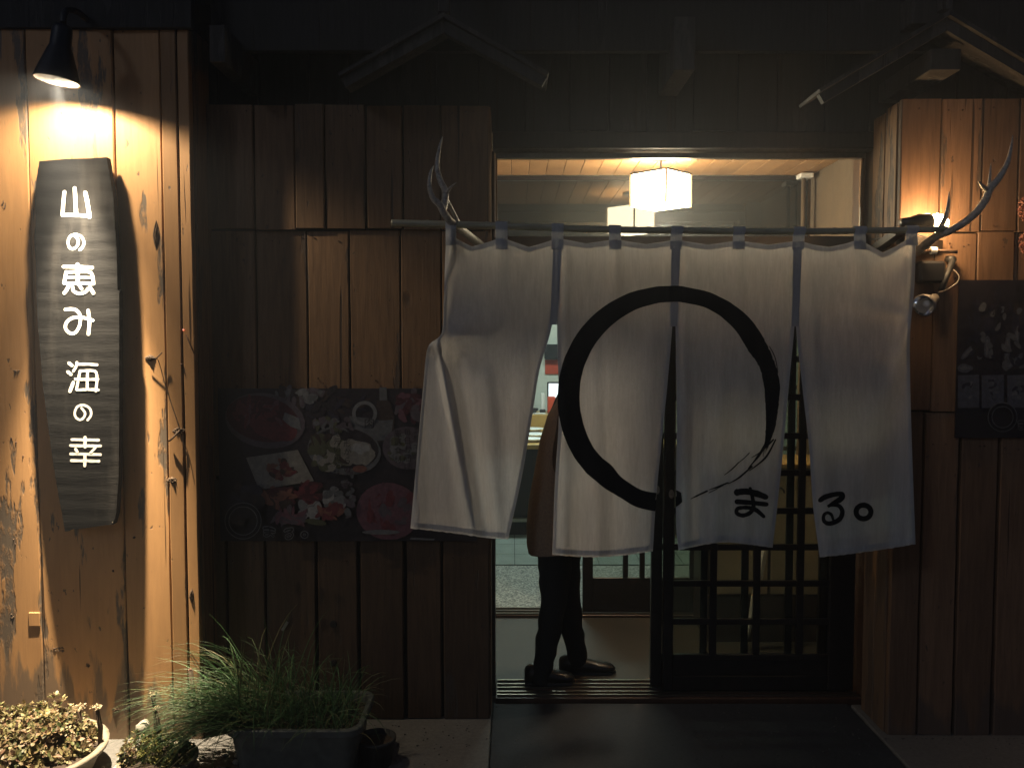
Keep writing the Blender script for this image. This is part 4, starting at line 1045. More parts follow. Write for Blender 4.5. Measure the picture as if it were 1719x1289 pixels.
for ch, k in ((MA, 2), (RU, 3), (MARU, 3)):
    V, F = strokes(ch, fx, fy, sc_, on_cloth(k), 0, .12, wk); mk('painted_character', V, F, M['ink'], noren, True)

# ------------------------------------------------------------------ antlers
def antler(name, label, beams, Y0=3.2):
    root = None
    g = empty(name, P(beams[0][0][0][0], beams[0][0][0][1], beams[0][0][0][2]), label, 'antler', 'deer antlers holding the curtain pole')
    for n, (pts, rad) in enumerate(beams):
        p3 = [P(x, y, Y) for x, y, Y in pts]; c = catmull(p3, 8)
        rr = [lerp(rad[min(i // 8, len(rad) - 1)], rad[min(i // 8 + 1, len(rad) - 1)], (i % 8) / 8) for i in range(len(c))]
        MB().tube(c, rr, 12, jit=.05).build('beam' if n == 0 else 'tine', M['antler'], g, True)
z4 = lambda l: [(680 + x / 5.86, 210 + y / 5.86, Y) for x, y, Y in l]
antler('deer_antler', 'grey deer antler at the left end of the bamboo pole', [
    (z4([(740, 1180, 3.545), (650, 1105, 3.40), (560, 1035, 3.25), (460, 960, 3.13), (385, 870, 3.09), (345, 790, 3.08), (275, 720, 3.07), (240, 600, 3.06), (250, 480, 3.06), (281, 398, 3.07)]), [.017, .016, .015, .014, .0135, .013, .0105, .0085, .006, .001]),
    (z4([(375, 850, 3.09), (392, 740, 3.11), (395, 650, 3.12), (345, 540, 3.13), (315, 400, 3.14), (335, 240, 3.15), (368, 115, 3.16)]), [.011, .0125, .0125, .0105, .0085, .006, .001]),
    (z4([(398, 690, 3.12), (440, 625, 3.09), (505, 565, 3.05)]), [.008, .005, .001]),
    (z4([(405, 720, 3.12), (455, 820, 3.17), (520, 950, 3.22), (575, 1030, 3.28)]), [.006, .007, .008, .009])])
z5 = lambda l: [(1420 + x / 3.39, 180 + y / 3.39, Y) for x, y, Y in l]
antler('deer_antler', 'warm lit deer antler at the right end of the bamboo pole beside the bulb', [
    (z5([(400, 830, 3.40), (450, 785, 3.26), (520, 733, 3.18), (620, 690, 3.13), (720, 620, 3.11), (790, 535, 3.11), (820, 465, 3.12), (870, 405, 3.13), (915, 325, 3.14), (938, 240, 3.15), (950, 160, 3.16)]), [.017, .0165, .015, .0135, .0135, .0135, .0135, .011, .009, .006, .001]),
    (z5([(812, 480, 3.12), (778, 450, 3.10), (752, 420, 3.07)]), [.010, .007, .001]),
    (z5([(815, 460, 3.13), (820, 390, 3.15), (825, 318, 3.17)]), [.008, .005, .001]),
    (z5([(530, 700, 3.18), (566, 630, 3.16), (583, 560, 3.15), (588, 480, 3.14)]), [.010, .009, .0065, .001])])
# wooden bracket holding the right antler and the pole
wb = empty('wooden_bracket', P(1490, 410, 3.5), 'dark slanting wooden bracket holding the pole end by the right antler', 'bracket')
MB().bar(P(1470, 418, 3.58), P(1512, 388, 3.22), .035, .03).build('arm', M['dark_wood'], wb)
MB().bar(P(1512, 402, 3.30), P(1575, 412, 3.395), .04, .035).build('arm', M['dark_wood'], wb)
a_ = P(1562, 421, 3.30); b_ = P(1607, 423, 3.28)
hk = empty('iron_peg', a_, 'short rusty iron peg with a pale cap sticking out beside the right antler', 'peg')
MB().tube([a_ + Vector((0, .11, 0)), a_, b_], .007, 8).build('peg', M['rust'], hk, True)
MB().lathe([(0, 0), (.014, 0), (.014, .022), (0, .022)], a_ + Vector((.0, 0, 0)), 12, axis=(1, 0, 0)).build('cap', M['paper'], hk)

# ------------------------------------------------------------------ lamps
# sign lamp on the left wall
LP = P(95, 136, 3.18)
lamp = empty('wall_lamp', P(105, 40, D_LEFT), 'black bell shaped wall lamp lighting the hanging name board', 'wall lamp')
ax = Vector((.10, -.03, 1.0)).normalized()          # axis pointing up out of the bell
ax = Vector((.13, .02, 1.0)).normalized()
# profile: rim at 0
prof = [(.074, 0), (.080, -.002), (.079, .004), (.075, .015), (.066, .045), (.052, .085), (.044, .11), (.037, .125), (.035, .185), (.030, .200), (0, .202)]
inner = [(.074, 0), (.069, .018), (.060, .045), (.045, .085), (0, .09)]
o = MB().lathe(prof, LP, 36, axis=ax).build('shade', M['black'], lamp, True)
M['shade_inner'] = simple('shade_lining', (.09, .085, .08), .5)
MB().lathe(inner, LP, 36, axis=ax).build('shade_lining', M['shade_inner'], o, True)
M['bulb_sign'] = emit('lit_reflector_bulb', (1, .86, .60), 14)
MB().lathe([(0, .030), (.034, .031), (.048, .036), (.052, .046)], LP, 30, axis=ax).build('bulb', M['bulb_sign'], lamp, True)
top = LP + ax * .21
MB().tube(catmull([top, top + Vector((.0, .02, .05)), top + Vector((.0, .10, .08)), Vector((top.x, D_LEFT - .002, top.z + .08))], 5), .012, 10).build('arm', M['black'], lamp, True)
MB().lathe([(.04, 0), (.038, .012), (0, .014)], (top.x, D_LEFT - .001, top.z + .08), 20, axis=(0, -1, 0)).build('wall_plate', M['black'], lamp, True)
def spot(name, parent, loc, target, energy, size, blend, color, rad):
    L = bpy.data.lights.new(name, 'SPOT'); L.energy = energy; L.spot_size = R(size); L.spot_blend = blend; L.color = color; L.shadow_soft_size = rad
    o = bpy.data.objects.new(name, L); COL.objects.link(o); o.parent = parent
    d = (Vector(target) - Vector(loc)).normalized(); o.rotation_euler = d.to_track_quat('-Z', 'Y').to_euler()
    o.location = Vector(loc) - world_loc(parent); return o
bulb = LP + ax * .026
spot('sign_lamp_wide', lamp, bulb, (LP.x + .02, 3.28, 0), 72.0, 176, .6, (1, .82, .56), .018)
spot('sign_lamp_middle', lamp, bulb, (LP.x + .04, 3.34, 1.2), 210.0, 42, 1.0, (1, .82, .56), .018)
spot('sign_lamp_beam', lamp, bulb, (LP.x + .02, 3.33, 0), 1750.0, 33, 1.0, (1, .82, .56), .014)

# spotlight pair on the right wall
BP = z5([(515, 660, 3.27)])[0]; bc_ = P(*BP)
s1 = empty('clip_spotlight', P(1545, 385, 3.3), 'lit orange spotlight glowing behind the right antler', 'spotlight')
axd = Vector((-1, -.1, .0)).normalized()
MB().lathe([(0, .0), (.03, .0), (.036, .01), (.034, .05), (.022, .085), (.016, .12), (0, .12)], bc_ + axd * .022, 20, axis=axd).build('housing', M['black'], s1, True)
M['bulb_orange'] = emit('lit_orange_bulb', (1, .66, .32), 110)
MB().lathe([(0, -.044), (.018, -.040), (.031, -.025), (.036, 0), (.030, .018), (.018, .030)], bc_, 20, axis=axd).build('bulb', M['bulb_orange'], s1, True)
MB().tube([bc_ + axd * .11, bc_ + axd * .12 + Vector((0, .06, -.02)), bc_ + axd * .10 + Vector((0, .138, -.02))], .008, 8).build('bracket', M['black'], s1, True)
pl = bpy.data.lights.new('bulb_light', 'POINT'); pl.energy = 3.2; pl.color = (1, .55, .24); pl.shadow_soft_size = .03
po = bpy.data.objects.new('bulb_light', pl); COL.objects.link(po); po.parent = s1; po.location = bc_ + Vector((.0, .055, .045)) - s1.location
# second, unlit
c2 = P(1550, 513, 3.26); ax2 = (P(1583, 492, 3.36) - c2).normalized()
s2 = empty('clip_spotlight', P(1597, 440, 3.40), 'grey spotlight with a shiny reflector below the glowing one', 'spotlight')
MB().lathe([(.040, 0), (.043, .003), (.040, .02), (.026, .055), (.019, .075), (.017, .10), (.010, .105), (0, .105)], c2, 22, axis=ax2).build('shade', M['greymetal'], s2, True)
MB().lathe([(.039, .001), (.030, .02), (.018, .04), (0, .045)], c2, 22, axis=ax2).build('reflector', M['chrome'], s2, True)
MB().lathe([(0, .012), (.010, .015), (.014, .026), (.008, .042)], c2, 14, axis=ax2).build('bulb', M['white'], s2, True)
j1 = P(1580, 487, 3.35); j2 = P(1600, 436, 3.37)
MB().tube([j1, j2], .012, 8).build('arm', M['black_dull'], s2, True)
MB().tube([j2, j2 + Vector((.0, .04, .005))], .015, 8).build('clamp', M['black_dull'], s2, True)
wire = catmull([P(1575, 491, 3.33), P(1590, 486, 3.28), P(1606, 475, 3.27), P(1610, 465, 3.29), P(1605, 457, 3.33), P(1596, 450, 3.39)], 6)
MB().tube(wire, .0022, 6).build('cable', M['greymetal'], s2, True)
q = P(1570, 455, 3.35)  # black block added in place of the spotlight's shadow on the wall
tag(MB().box(q.x - .06, q.x + .045, 3.35, 3.405, q.z - .045, q.z + .04, bev=.01).build('small_box', M['black']), 'black block standing in for the shadow on the wall above the grey spotlight', 'shadow block')
# cable from the door return across to the lamp
tag(MB().tube(catmull([P(1462, 402, 3.62), P(1480, 400, 3.5), P(1495, 394, 3.42), P(1530, 392, 3.38), P(1560, 400, 3.37)], 6), .003, 6).build('lamp_cable', M['black_dull'], None, True), 'thin black cable running from the doorway to the glowing spotlight', 'cable')

# ------------------------------------------------------------------ hanging name board
YS = 3.316
outl = [(66, 271), (61, 300), (58, 345), (60, 372), (57, 400), (60, 440), (61, 500), (64, 552), (68, 600), (72, 650), (80, 710), (88, 770), (97, 825), (104, 862), (109, 892), (116, 891), (122, 888), (140, 887), (160, 884), (190, 880), (195, 862), (199, 800), (200, 720), (200, 640), (200, 560), (200, 490), (197, 486), (196, 430), (193, 380), (190, 330), (183, 290), (179, 264), (150, 266), (110, 267)]
fine = []
for i in range(len(outl)):
    a = outl[i]; b = outl[(i + 1) % len(outl)]; L = math.hypot(b[0] - a[0], b[1] - a[1]); m_ = max(1, int(L / 6))
    for k in range(m_):
        t = k / m_; jj = .9 if a[0] < 112 and b[0] < 112 else .35
        fine.append((lerp(a[0], b[0], t) + jj * noise.noise((a[0] + k, a[1] * .3 + k * 3.1, 1)), lerp(a[1], b[1], t)))
nb = empty('name_board', P(130, 890, YS), 'tall charred wooden name board with white Japanese characters', 'sign')
v = [P(x, y, YS) for x, y in fine] + [Vector((p.x, YS + .034, p.z)) for p in [P(x, y, YS) for x, y in fine]]
n = len(fine); bm = bmesh.new()
bv = [bm.verts.new(q) for q in v]
bm.faces.new(bv[:n]); bm.faces.new(bv[n:][::-1])
for i in range(n): bm.faces.new((bv[i], bv[i + n], bv[(i + 1) % n + n], bv[(i + 1) % n]))
bmesh.ops.recalc_face_normals(bm, faces=bm.faces); bmesh.ops.triangulate(bm, faces=[f_ for f_ in bm.faces if len(f_.verts) > 4])
bm.verts.index_update()
mk('board', [w.co.copy() for w in bm.verts], [[w.index for w in f_.verts] for f_ in bm.faces], M['board'], nb); bm.free()
for py in (330, 820):
    q = P(138, py, YS); MB().box(q.x - .02, q.x + .02, YS + .035, D_LEFT - .004, q.z - .02, q.z + .02).build('spacer', M['dark_wood'], nb)
q = P(189, 877, YS); MB().lathe([(.003, 0), (.002, .003), (0, .0035)], (q.x, YS - .0005, q.z), 8, axis=(0, -1, 0)).build('nail_head', M['metal'], nb)
def s1_(l, w): return ([(x, y) for x, y in l], [w] * len(l))
A = dict(
 yama=[s1_([(278, 108), (268, 200), (262, 288)], 32), s1_([(360, 78), (366, 180), (372, 288)], 32), s1_([(445, 115), (462, 190), (478, 306)], 34), s1_([(262, 292), (370, 293), (478, 300)], 30)],
 no1=[s1_([(362, 458), (388, 495), (382, 535), (350, 563), (318, 552), (307, 512), (322, 466), (365, 447), (412, 465), (434, 510), (424, 548), (400, 572)], 21)],
 megumi=[s1_([(270, 706), (380, 707), (500, 714)], 28), s1_([(383, 688), (384, 770), (384, 842)], 30), s1_([(292, 748), (283, 790), (276, 838)], 28), s1_([(292, 750), (400, 746), (470, 748), (500, 770), (512, 842)], 26),
         s1_([(300, 792), (400, 790), (490, 794)], 20), s1_([(278, 840), (400, 838), (510, 842)], 26), s1_([(312, 858), (296, 890), (277, 916)], 30), s1_([(343, 868), (352, 902), (400, 922), (448, 906), (464, 884)], 26), s1_([(400, 858), (416, 884)], 26), s1_([(482, 872), (510, 916)], 30)],
 mi=[s1_([(285, 1049), (345, 1045), (382, 1062), (405, 1105), (398, 1180), (362, 1235), (318, 1236), (285, 1195), (300, 1145), (350, 1115), (420, 1112), (505, 1136)], 27), s1_([(468, 1058), (478, 1150), (470, 1245)], 30)])
B = dict(
 umi=[s1_([(250, 188), (268, 203)], 22), s1_([(243, 244), (262, 259)], 22), s1_([(277, 312), (256, 366)], 24), s1_([(300, 184), (292, 215), (278, 238)], 18), s1_([(308, 195), (370, 195), (428, 199)], 18), s1_([(320, 238), (308, 300), (298, 356)], 18),
      s1_([(322, 238), (400, 236), (424, 252), (428, 300), (420, 366)], 18), s1_([(290, 290), (360, 292), (434, 291)], 18), s1_([(300, 358), (370, 356), (436, 358)], 18), s1_([(368, 240), (366, 300), (366, 352)], 19)],
 no2=[s1_([(330, 474), (352, 505), (342, 535), (318, 548), (292, 530), (287, 498), (305, 464), (342, 455), (382, 476), (390, 518), (368, 550)], 16)],
 kou=[s1_([(268, 674), (350, 676), (438, 678)], 19), s1_([(260, 712), (350, 714), (450, 715)], 20), s1_([(260, 766), (350, 767), (450, 769)], 19), s1_([(265, 808), (350, 809), (440, 812)], 20), s1_([(352, 662), (352, 720)], 24), s1_([(352, 770), (350, 840)], 22), s1_([(292, 735), (302, 752)], 20), s1_([(418, 726), (388, 756)], 17)])
def on_board(x, y, o): return P(x, y, YS - .0004 - o * .22)
for key, ch in A.items():
    V, F = strokes(ch, lambda x: 50 + x / 4.775, lambda y: 300 + y / 4.775, 1 / 4.775, on_board, 0, .10, .92); mk('painted_character', V, F, M['paint_white'], nb)
for key, ch in B.items():
    V, F = strokes(ch, lambda x: 50 + x / 3.794, lambda y: 560 + y / 3.794, 1 / 3.794, on_board, 0, .16, .92); mk('painted_character', V, F, M['paint_white'], nb)

# twig, red lamp dot on the left wall
tw = [P(245, 600, D_LEFT - .012), P(262, 602, D_LEFT - .02), P(268, 612, D_LEFT - .012), P(280, 655, D_LEFT - .010), P(292, 690, D_LEFT - .012), P(302, 722, D_LEFT - .012), P(310, 750, D_LEFT - .010), P(318, 785, D_LEFT - .008)]
vg = MB().tube(catmull(tw, 4), .0018, 5)
vg.tube([P(262, 602, D_LEFT - .02), P(272, 592, D_LEFT - .02)], .0025, 5); vg.tube([P(302, 722, D_LEFT - .012), P(290, 735, D_LEFT - .02), P(284, 740, D_LEFT - .012)], .004, 5)
tag(vg.build('dry_twig', M['stem'], None, True), 'thin dry twig hooked on nails down the lamplit wall', 'twig')
tag(MB().tube([P(312, 562, D_LEFT - .006), P(320, 580, D_LEFT - .005), P(326, 594, D_LEFT - .004)], .002, 5).build('wire', M['rust'], None, True), 'short bent wire at the edge of the lamplit wall', 'wire')
tag(MB().lathe([(0, .004), (.003, .003), (.004, 0)], P(308, 554, D_LEFT - .006), 8, axis=(0, -1, 0)).build('red_led', emit('red_pilot', (1, .12, .03), 1.0), None, True), 'tiny red LED near the edge of the lamplit wall', 'pin')

# ------------------------------------------------------------------ posters
PC = {}
def pmat(name, col, noise_=.25, sc=60):
    if name not in PC: PC[name] = simple('print_' + name, tuple(q * .52 + sum(col) * .03 + t for q, t in zip(col, (.0045, .003, .0055))), .35, noise=noise_, nscale=sc)
    return PC[name]
for nme, c in dict(ground=(.022, .018, .022), red=(.16, .022, .03), darkred=(.075, .012, .018), white=(.30, .31, .31), cream=(.24, .23, .20), green=(.085, .095, .045), pink=(.16, .06, .085), lilac=(.10, .08, .10), grey=(.12, .13, .14), orange=(.22, .08, .05), black=(.008, .008, .01), palegrey=(.17, .18, .19), brown=(.045, .03, .022), navy=(.025, .025, .045), bluegrey=(.10, .11, .14)).items():
    pmat(nme, c)
class Poster:
    def __init__(s, name, label, x0, x1, y0, y1, Y):
        s.Y = Y; s.k = 0; a, b = P(x0, y1, Y), P(x1, y0, Y)
        s.g = empty(name, ((a.x + b.x) / 2, Y, a.z), label, 'poster')
        MB().box(a.x, b.x, Y, Y + .006, a.z, b.z).build('panel', PC['ground'], s.g)
        s.b = {}
    def poly(s, mat, pts):
        s.k += 1; o = .0008 + .00003 * s.k; d = s.b.setdefault(mat, MB())
        d.add([P(x, y, s.Y - o) for x, y in pts], [tuple(range(len(pts)))])
    def ell(s, mat, cx, cy, rx, ry, rot=0, n=26, wob=0):
        p = ell(cx, cy, rx, ry, rot, n)
        if wob: p = [(x + wob * noise.noise((x * .1, y * .1, 2)), y + wob * noise.noise((x * .1, y * .1, 8))) for x, y in p]
        s.poly(mat, p)
    def petals(s, mats, cx, cy, rx, ry, n, L, W_, seed=0):
        rn = random.Random(seed)
        for _ in range(n):
            a = rn.uniform(0, 2 * pi); r = sqrt(rn.random()); s.ell(rn.choice(mats), cx + rx * r * cos(a), cy + ry * r * sin(a), L * rn.uniform(.35, .9), W_ * rn.uniform(.8, 1.9), a * .5 + rn.uniform(-.9, .9), 12, 3)
    def stroke(s, mat, ch, fx_, fy_, sc, wm=1.0):
        s.k += 60; o = .0008 + .00003 * s.k
        V, F = strokes(ch, fx_, fy_, sc, lambda x, y, q: P(x, y, s.Y - o - q * .5), 0, .08, wm); s.b.setdefault(mat, MB()).add(V, F)
    def ring(s, mat, cx, cy, r, w):
        s.stroke(mat, [([(cx + r * sin(a), cy - r * cos(a)) for a in [2 * pi * i / 20 for i in range(21)]], [w] * 21)], lambda x: x, lambda y: y, 1)
    def text(s, mat, body, px, py, size_px, vertical=True):
        s.k += 40; o = .0008 + .00003 * s.k
        m_ = s.Y / FPX
        for i, chx in enumerate(body):
            cu = bpy.data.curves.new('t', 'FONT'); cu.body = chx; cu.size = size_px * m_; cu.resolution_u = 2; cu.align_x = 'CENTER'; cu.align_y = 'CENTER'
            ob = bpy.data.objects.new('t', cu); COL.objects.link(ob); dg = bpy.context.evaluated_depsgraph_get()
            me = bpy.data.meshes.new_from_object(ob.evaluated_get(dg)); bpy.data.objects.remove(ob)
            c = P(px + (0 if vertical else i * size_px * 1.05), py + (i * size_px * 1.12 if vertical else 0), s.Y - o)
            s.b.setdefault(mat, MB()).add([(c.x + q.co.x, c.y, c.z + q.co.y) for q in me.vertices], [tuple(p.vertices) for p in me.polygons])
            bpy.data.meshes.remove(me)
    def logo(s, cx, cy, r, sc, wx):
        s.ring('palegrey', cx, cy, r, 8); s.ring('black', cx, cy, r, 5)
        for ch, ox in ((MA, 350), (RU, 1130), (MARU, 1430)):
            k = sc; x0 = cx + r + wx[0] if ch is MA else (cx + r + wx[1] if ch is RU else cx + r + wx[2])
            for mat, wm in (('palegrey', 1.9), ('black', .9)):
                s.stroke(mat, ch, lambda x: x0 + (x - ox) * k, lambda y: cy + r * .78 + (y - 300) * k, k * 1.15, wm)
    def done(s):
        for mat, mb in s.b.items(): tag(mb.build('print_layer', PC[mat], s.g), kind='stuff')
ps = Poster('menu_poster', 'dark glossy food poster with sashimi and meat plates on the recessed wall', 370, 800, 652, 908, D_REC - .012)
ps.petals(['lilac', 'grey', 'brown'], 505, 665, 40, 14, 26, 16, 3, 1); ps.petals(['brown', 'ground', 'navy'], 560, 680, 60, 25, 30, 16, 3, 2)
ps.ell('lilac', 445, 706, 68, 46, .18); ps.ell('darkred', 441, 703, 62, 38, .22); ps.ell('red', 458, 716, 42, 22, .35, wob=4); ps.petals(['darkred', 'red', 'pink'], 435, 695, 42, 20, 26, 18, 3, 3)
ps.poly('palegrey', [(478, 692), (502, 702), (506, 722), (488, 716), (474, 704)])
ps.petals(['grey', 'lilac', 'palegrey'], 515, 668, 16, 18, 18, 12, 2.5, 5)
ps.poly('grey', [(637, 650), (649, 650), (650, 672), (637, 672)]); ps.poly('brown', [(633, 672), (655, 672), (662, 700), (662, 742), (630, 742), (630, 700)]); ps.poly('grey', [(586, 698), (618, 702), (640, 706), (660, 704), (656, 738), (628, 740), (590, 722)])
ps.petals(['pink', 'lilac', 'darkred'], 688, 683, 22, 24, 42, 15, 3.5, 6)
ps.ring('palegrey', 612, 694, 18, 6)
ps.ell('grey', 578, 756, 62, 41, .12); ps.ell('ground', 580, 752, 56, 34, .12); ps.petals(['green', 'cream', 'green', 'brown'], 562, 752, 38, 28, 46, 15, 5, 7); ps.ell('cream', 600, 760, 30, 20, .2, wob=6); ps.ell('white', 605, 752, 16, 9, .1, wob=3)
ps.petals(['cream', 'green', 'palegrey'], 545, 775, 22, 14, 16, 12, 5, 8); ps.ell('orange', 604, 787, 12, 6, 0); ps.petals(['green', 'lilac', 'grey'], 560, 712, 34, 12, 30, 11, 2.5, 18)
ps.poly('cream', [(413, 768), (500, 755), (527, 807), (435, 822)]); ps.petals(['orange', 'red', 'orange', 'brown'], 472, 788, 22, 16, 30, 10, 3, 9)
ps.ell('lilac', 684, 752, 42, 36, .1); ps.petals(['grey', 'palegrey', 'green'], 685, 750, 34, 26, 40, 10, 4, 10)
ps.ell('pink', 652, 858, 54, 48, .1); ps.petals(['pink', 'red', 'lilac', 'pink'], 652, 856, 44, 38, 60, 18, 4, 11); ps.petals(['pink', 'lilac'], 720, 850, 40, 30, 30, 18, 4, 21)
ps.petals(['orange', 'darkred', 'brown', 'orange'], 470, 835, 30, 14, 36, 18, 4, 12); ps.petals(['red', 'darkred'], 522, 828, 18, 16, 26, 20, 3, 13)
ps.petals(['white', 'palegrey', 'white'], 520, 856, 16, 14, 26, 13, 4, 14); ps.petals(['white', 'palegrey', 'grey'], 560, 838, 16, 16, 24, 12, 5, 15); ps.petals(['pink', 'lilac'], 485, 868, 24, 14, 26, 18, 3, 16); ps.petals(['orange', 'red', 'red'], 555, 860, 18, 10, 20, 15, 3, 17); ps.ell('green', 530, 876, 18, 5, .15)
ps.petals(['lilac', 'grey'], 585, 830, 10, 40, 30, 8, 3, 22); ps.ell('palegrey', 640, 893, 32, 4, 0); ps.poly('palegrey', [(690, 902), (730, 904), (728, 907), (688, 905)])
ps.petals(['navy', 'ground', 'brown'], 410, 845, 26, 34, 26, 20, 8, 19)
ps.text('black', '肉', 620, 711, 19); ps.text('black', '山形からの直送', 583, 730, 13); ps.text('black', '地元の旬を味わう', 566, 728, 12)
ps.text('black', '厳選食材', 668, 728, 13); ps.text('black', '毎日お届け', 684, 726, 13); ps.text('black', '五感で楽し', 700, 722, 13)
ps.logo(408, 874, 27, .058, (17, 50, 76)); ps.done()
p2 = Poster('menu_poster', 'dark poster with white plates and black lettering on the brown right wall', 1603, 1850, 470, 735, D_RIGHT - .014)
rn = random.Random(3)
for i in range(26):
    x = 1612 + rn.random() * 200; y = rn.uniform(500, 560); p2.ell(rn.choice(['navy', 'brown', 'ground', 'navy']), x, y, 7, 26, rn.uniform(-.1, .1), 12, 3)
for (cx, cy, L, W_, rot) in [(1657, 583, 20, 5, 1.65), (1691, 585, 22, 5, 1.62), (1708, 562, 15, 4, 1.55), (1626, 590, 18, 5, -.8), (1703, 607, 20, 5, -.7), (1620, 618, 13, 7, 0), (1742, 590, 22, 5, 1.4)]:
    p2.ell('bluegrey', cx, cy, L, W_, rot, 16, 2); p2.ell('palegrey', cx, cy, L * .7, W_ * .4, rot, 12, 2)
p2.petals(['navy', 'grey', 'ground'], 1690, 560, 70, 60, 70, 12, 3, 30)
for (a, b) in [(1608, 1644), (1648, 1685), (1691, 1728), (1734, 1770)]:
    p2.poly('bluegrey', [(a, 630), (b, 629), (b, 684), (a, 685)])
    p2.petals(['navy', 'grey', 'palegrey'], (a + b) / 2, 655, 9, 16, 22 if a > 1640 else 5, 6, 2.5, a)
p2.text('black', '白身魚', 1634, 487, 15); p2.text('black', '特選盛り', 1673, 487, 16); p2.text('black', '旬彩', 1714, 487, 16)
p2.logo(1683, 700, 21, .052, (14, 44, 66)); p2.done()

# ------------------------------------------------------------------ plants and pots
def leaf(mb, p, d, up, L, Wd, bend=.3):
    d = d.normalized(); s = d.cross(up)
    if s.length < 1e-3: s = d.cross(Vector((1, 0, 0)))
    s = s.normalized() * Wd; n = s.cross(d).normalized()
    a = p; m = p + d * L * .5 + n * L * bend * .5; e = p + d * L + n * L * bend * .1
    mb.add([a, m + s, e + s * .55, e + d * L * .12, e - s * .55, m - s, m - n * L * .06], [(0, 6, 1), (0, 5, 6), (6, 2, 1), (6, 3, 2), (6, 4, 3), (6, 5, 4)])
def rosette(mb, p, r, nrm, n=9, rn=random):
    for k in range(n):
        a = 2 * pi * k / n * 2.4 + rn.random(); el_ = rn.uniform(.15, 1.1)
        t = nrm.orthogonal().normalized(); b = nrm.cross(t); d = (t * cos(a) + b * sin(a)) * cos(el_) + nrm * sin(el_)
        leaf(mb, p + d * r * .1, d, nrm, r * rn.uniform(.6, 1.1), r * rn.uniform(.22, .36), rn.uniform(-.1, .5))
def mound(mb, c, rx, ry, rz, n, r, rn):
    for _ in range(n):
        u = rn.uniform(0, 2 * pi); w = rn.random() ** .8; el_ = math.acos(1 - w)
        nrm = Vector((sin(el_) * cos(u), sin(el_) * sin(u), cos(el_)))
        k = 1 + .30 * noise.noise(Vector((nrm.x * 4, nrm.y * 4, nrm.z * 4 + c[0])))
        p = Vector((c[0] + rx * nrm.x * k, c[1] + ry * nrm.y * k, c[2] + rz * nrm.z * k * rn.uniform(.5, 1.15)))
        rosette(mb, p, r * rn.uniform(.6, 1.25), (nrm + Vector((0, 0, .5)) + Vector((rn.uniform(-.3, .3),) * 3)).normalized(), rn.randint(6, 10), rn)
rn = random.Random(11)
def pot(name_parent, c, r, h, mat, z0=0.0, flare=.8):
    prof = [(0, .004), (r * flare, 0), (r * .97, h * .85), (r * 1.03, h * .87), (r * 1.04, h), (r * .95, h), (r * .93, h * .85), (0, h * .83)]
    return MB().lathe(prof, (c[0], c[1], z0), 40).build('pot', mat, name_parent, True)
# big bowl of stonecrop at the lower left
c1 = (P(45, 1250, 3.06).x, 3.06)
g1 = empty('potted_stonecrop', (c1[0], c1[1], 0), 'wide bowl crammed with crinkled yellow pink stonecrop under the lamp', 'plant')
pot(g1, c1, .265, .115, M['terracotta'])
MB().lathe([(0, .03), (.12, .022), (.245, 0)], (c1[0], c1[1], .1), 24).build('soil', M['soil'], g1, True)
mb = MB(); mound(mb, (c1[0] - .03, c1[1] + .02, .085), .225, .20, .13, 1050, .023, rn); mound(mb, (c1[0] + .06, c1[1] + .05, .10), .12, .14, .15, 520, .021, rn); mound(mb, (c1[0] - .17, c1[1] + .06, .09), .13, .12, .13, 480, .019, rn)
mb.build('foliage', M['sedum'], g1)
def stalk(parent, px, py, Y, base, r=.012, mat='flower_head'):
    p = P(px, py, Y); b = Vector((p.x + .008, Y, base)); mid = lerp(b, p, .5) + Vector((.006, 0, 0))
    MB().tube([b, mid, p], [.008, .010, .008], 7, jit=.2).build('stalk', M['stem'], parent, True)
    m2 = MB()
    for _ in range(16): rosette(m2, p + Vector((rn.uniform(-r, r), rn.uniform(-r, r), rn.uniform(-.2, .8) * r)), r * .6, Vector((rn.uniform(-.5, .5), rn.uniform(-.5, .5), 1)).normalized(), 5, rn)
    m2.build('flower_head', M[mat], parent)
stalk(g1, 163, 1190, 3.12, .10, .016); stalk(g1, 132, 1190, 3.12, .12, .018)
# second pot: moss and stonecrop, in front of the chives
c2_ = (P(262, 1270, 3.04).x, 3.06)
g2 = empty('potted_moss', (c2_[0], c2_[1], 0), 'low pot of yellow moss and small stonecrop left of the grassy planter', 'plant')
pot(g2, c2_, .135, .085, M['terracotta'])
MB().lathe([(0, .03), (.07, .02), (.125, 0)], (c2_[0], c2_[1], .07), 24).build('soil', M['soil'], g2, True)
mb = MB(); mound(mb, (c2_[0] + .02, c2_[1] + .02, .07), .085, .09, .095, 420, .012, rn); mb.build('moss_cushion', M['moss'], g2)
mb = MB(); mound(mb, (c2_[0] - .085, c2_[1] + .02, .07), .05, .07, .085, 130, .017, rn); mb.build('foliage', M['sedum'], g2)
stalk(g2, 257, 1166, 3.14, .09, .011); stalk(g2, 262, 1190, 3.08, .09, .010); stalk(g2, 320, 1125, 3.2, .1, .006, 'pink')
q = P(240, 1212, 3.12); 
tag(MB().lathe([(0, -.03), (.020, -.024), (.028, 0), (.018, .02), (.008, .03), (0, .031)], (q.x, q.y, q.z - .02), 9, axis=(.4, .2, 1), sy=.7).build('stone', M['stone'], g2, True))

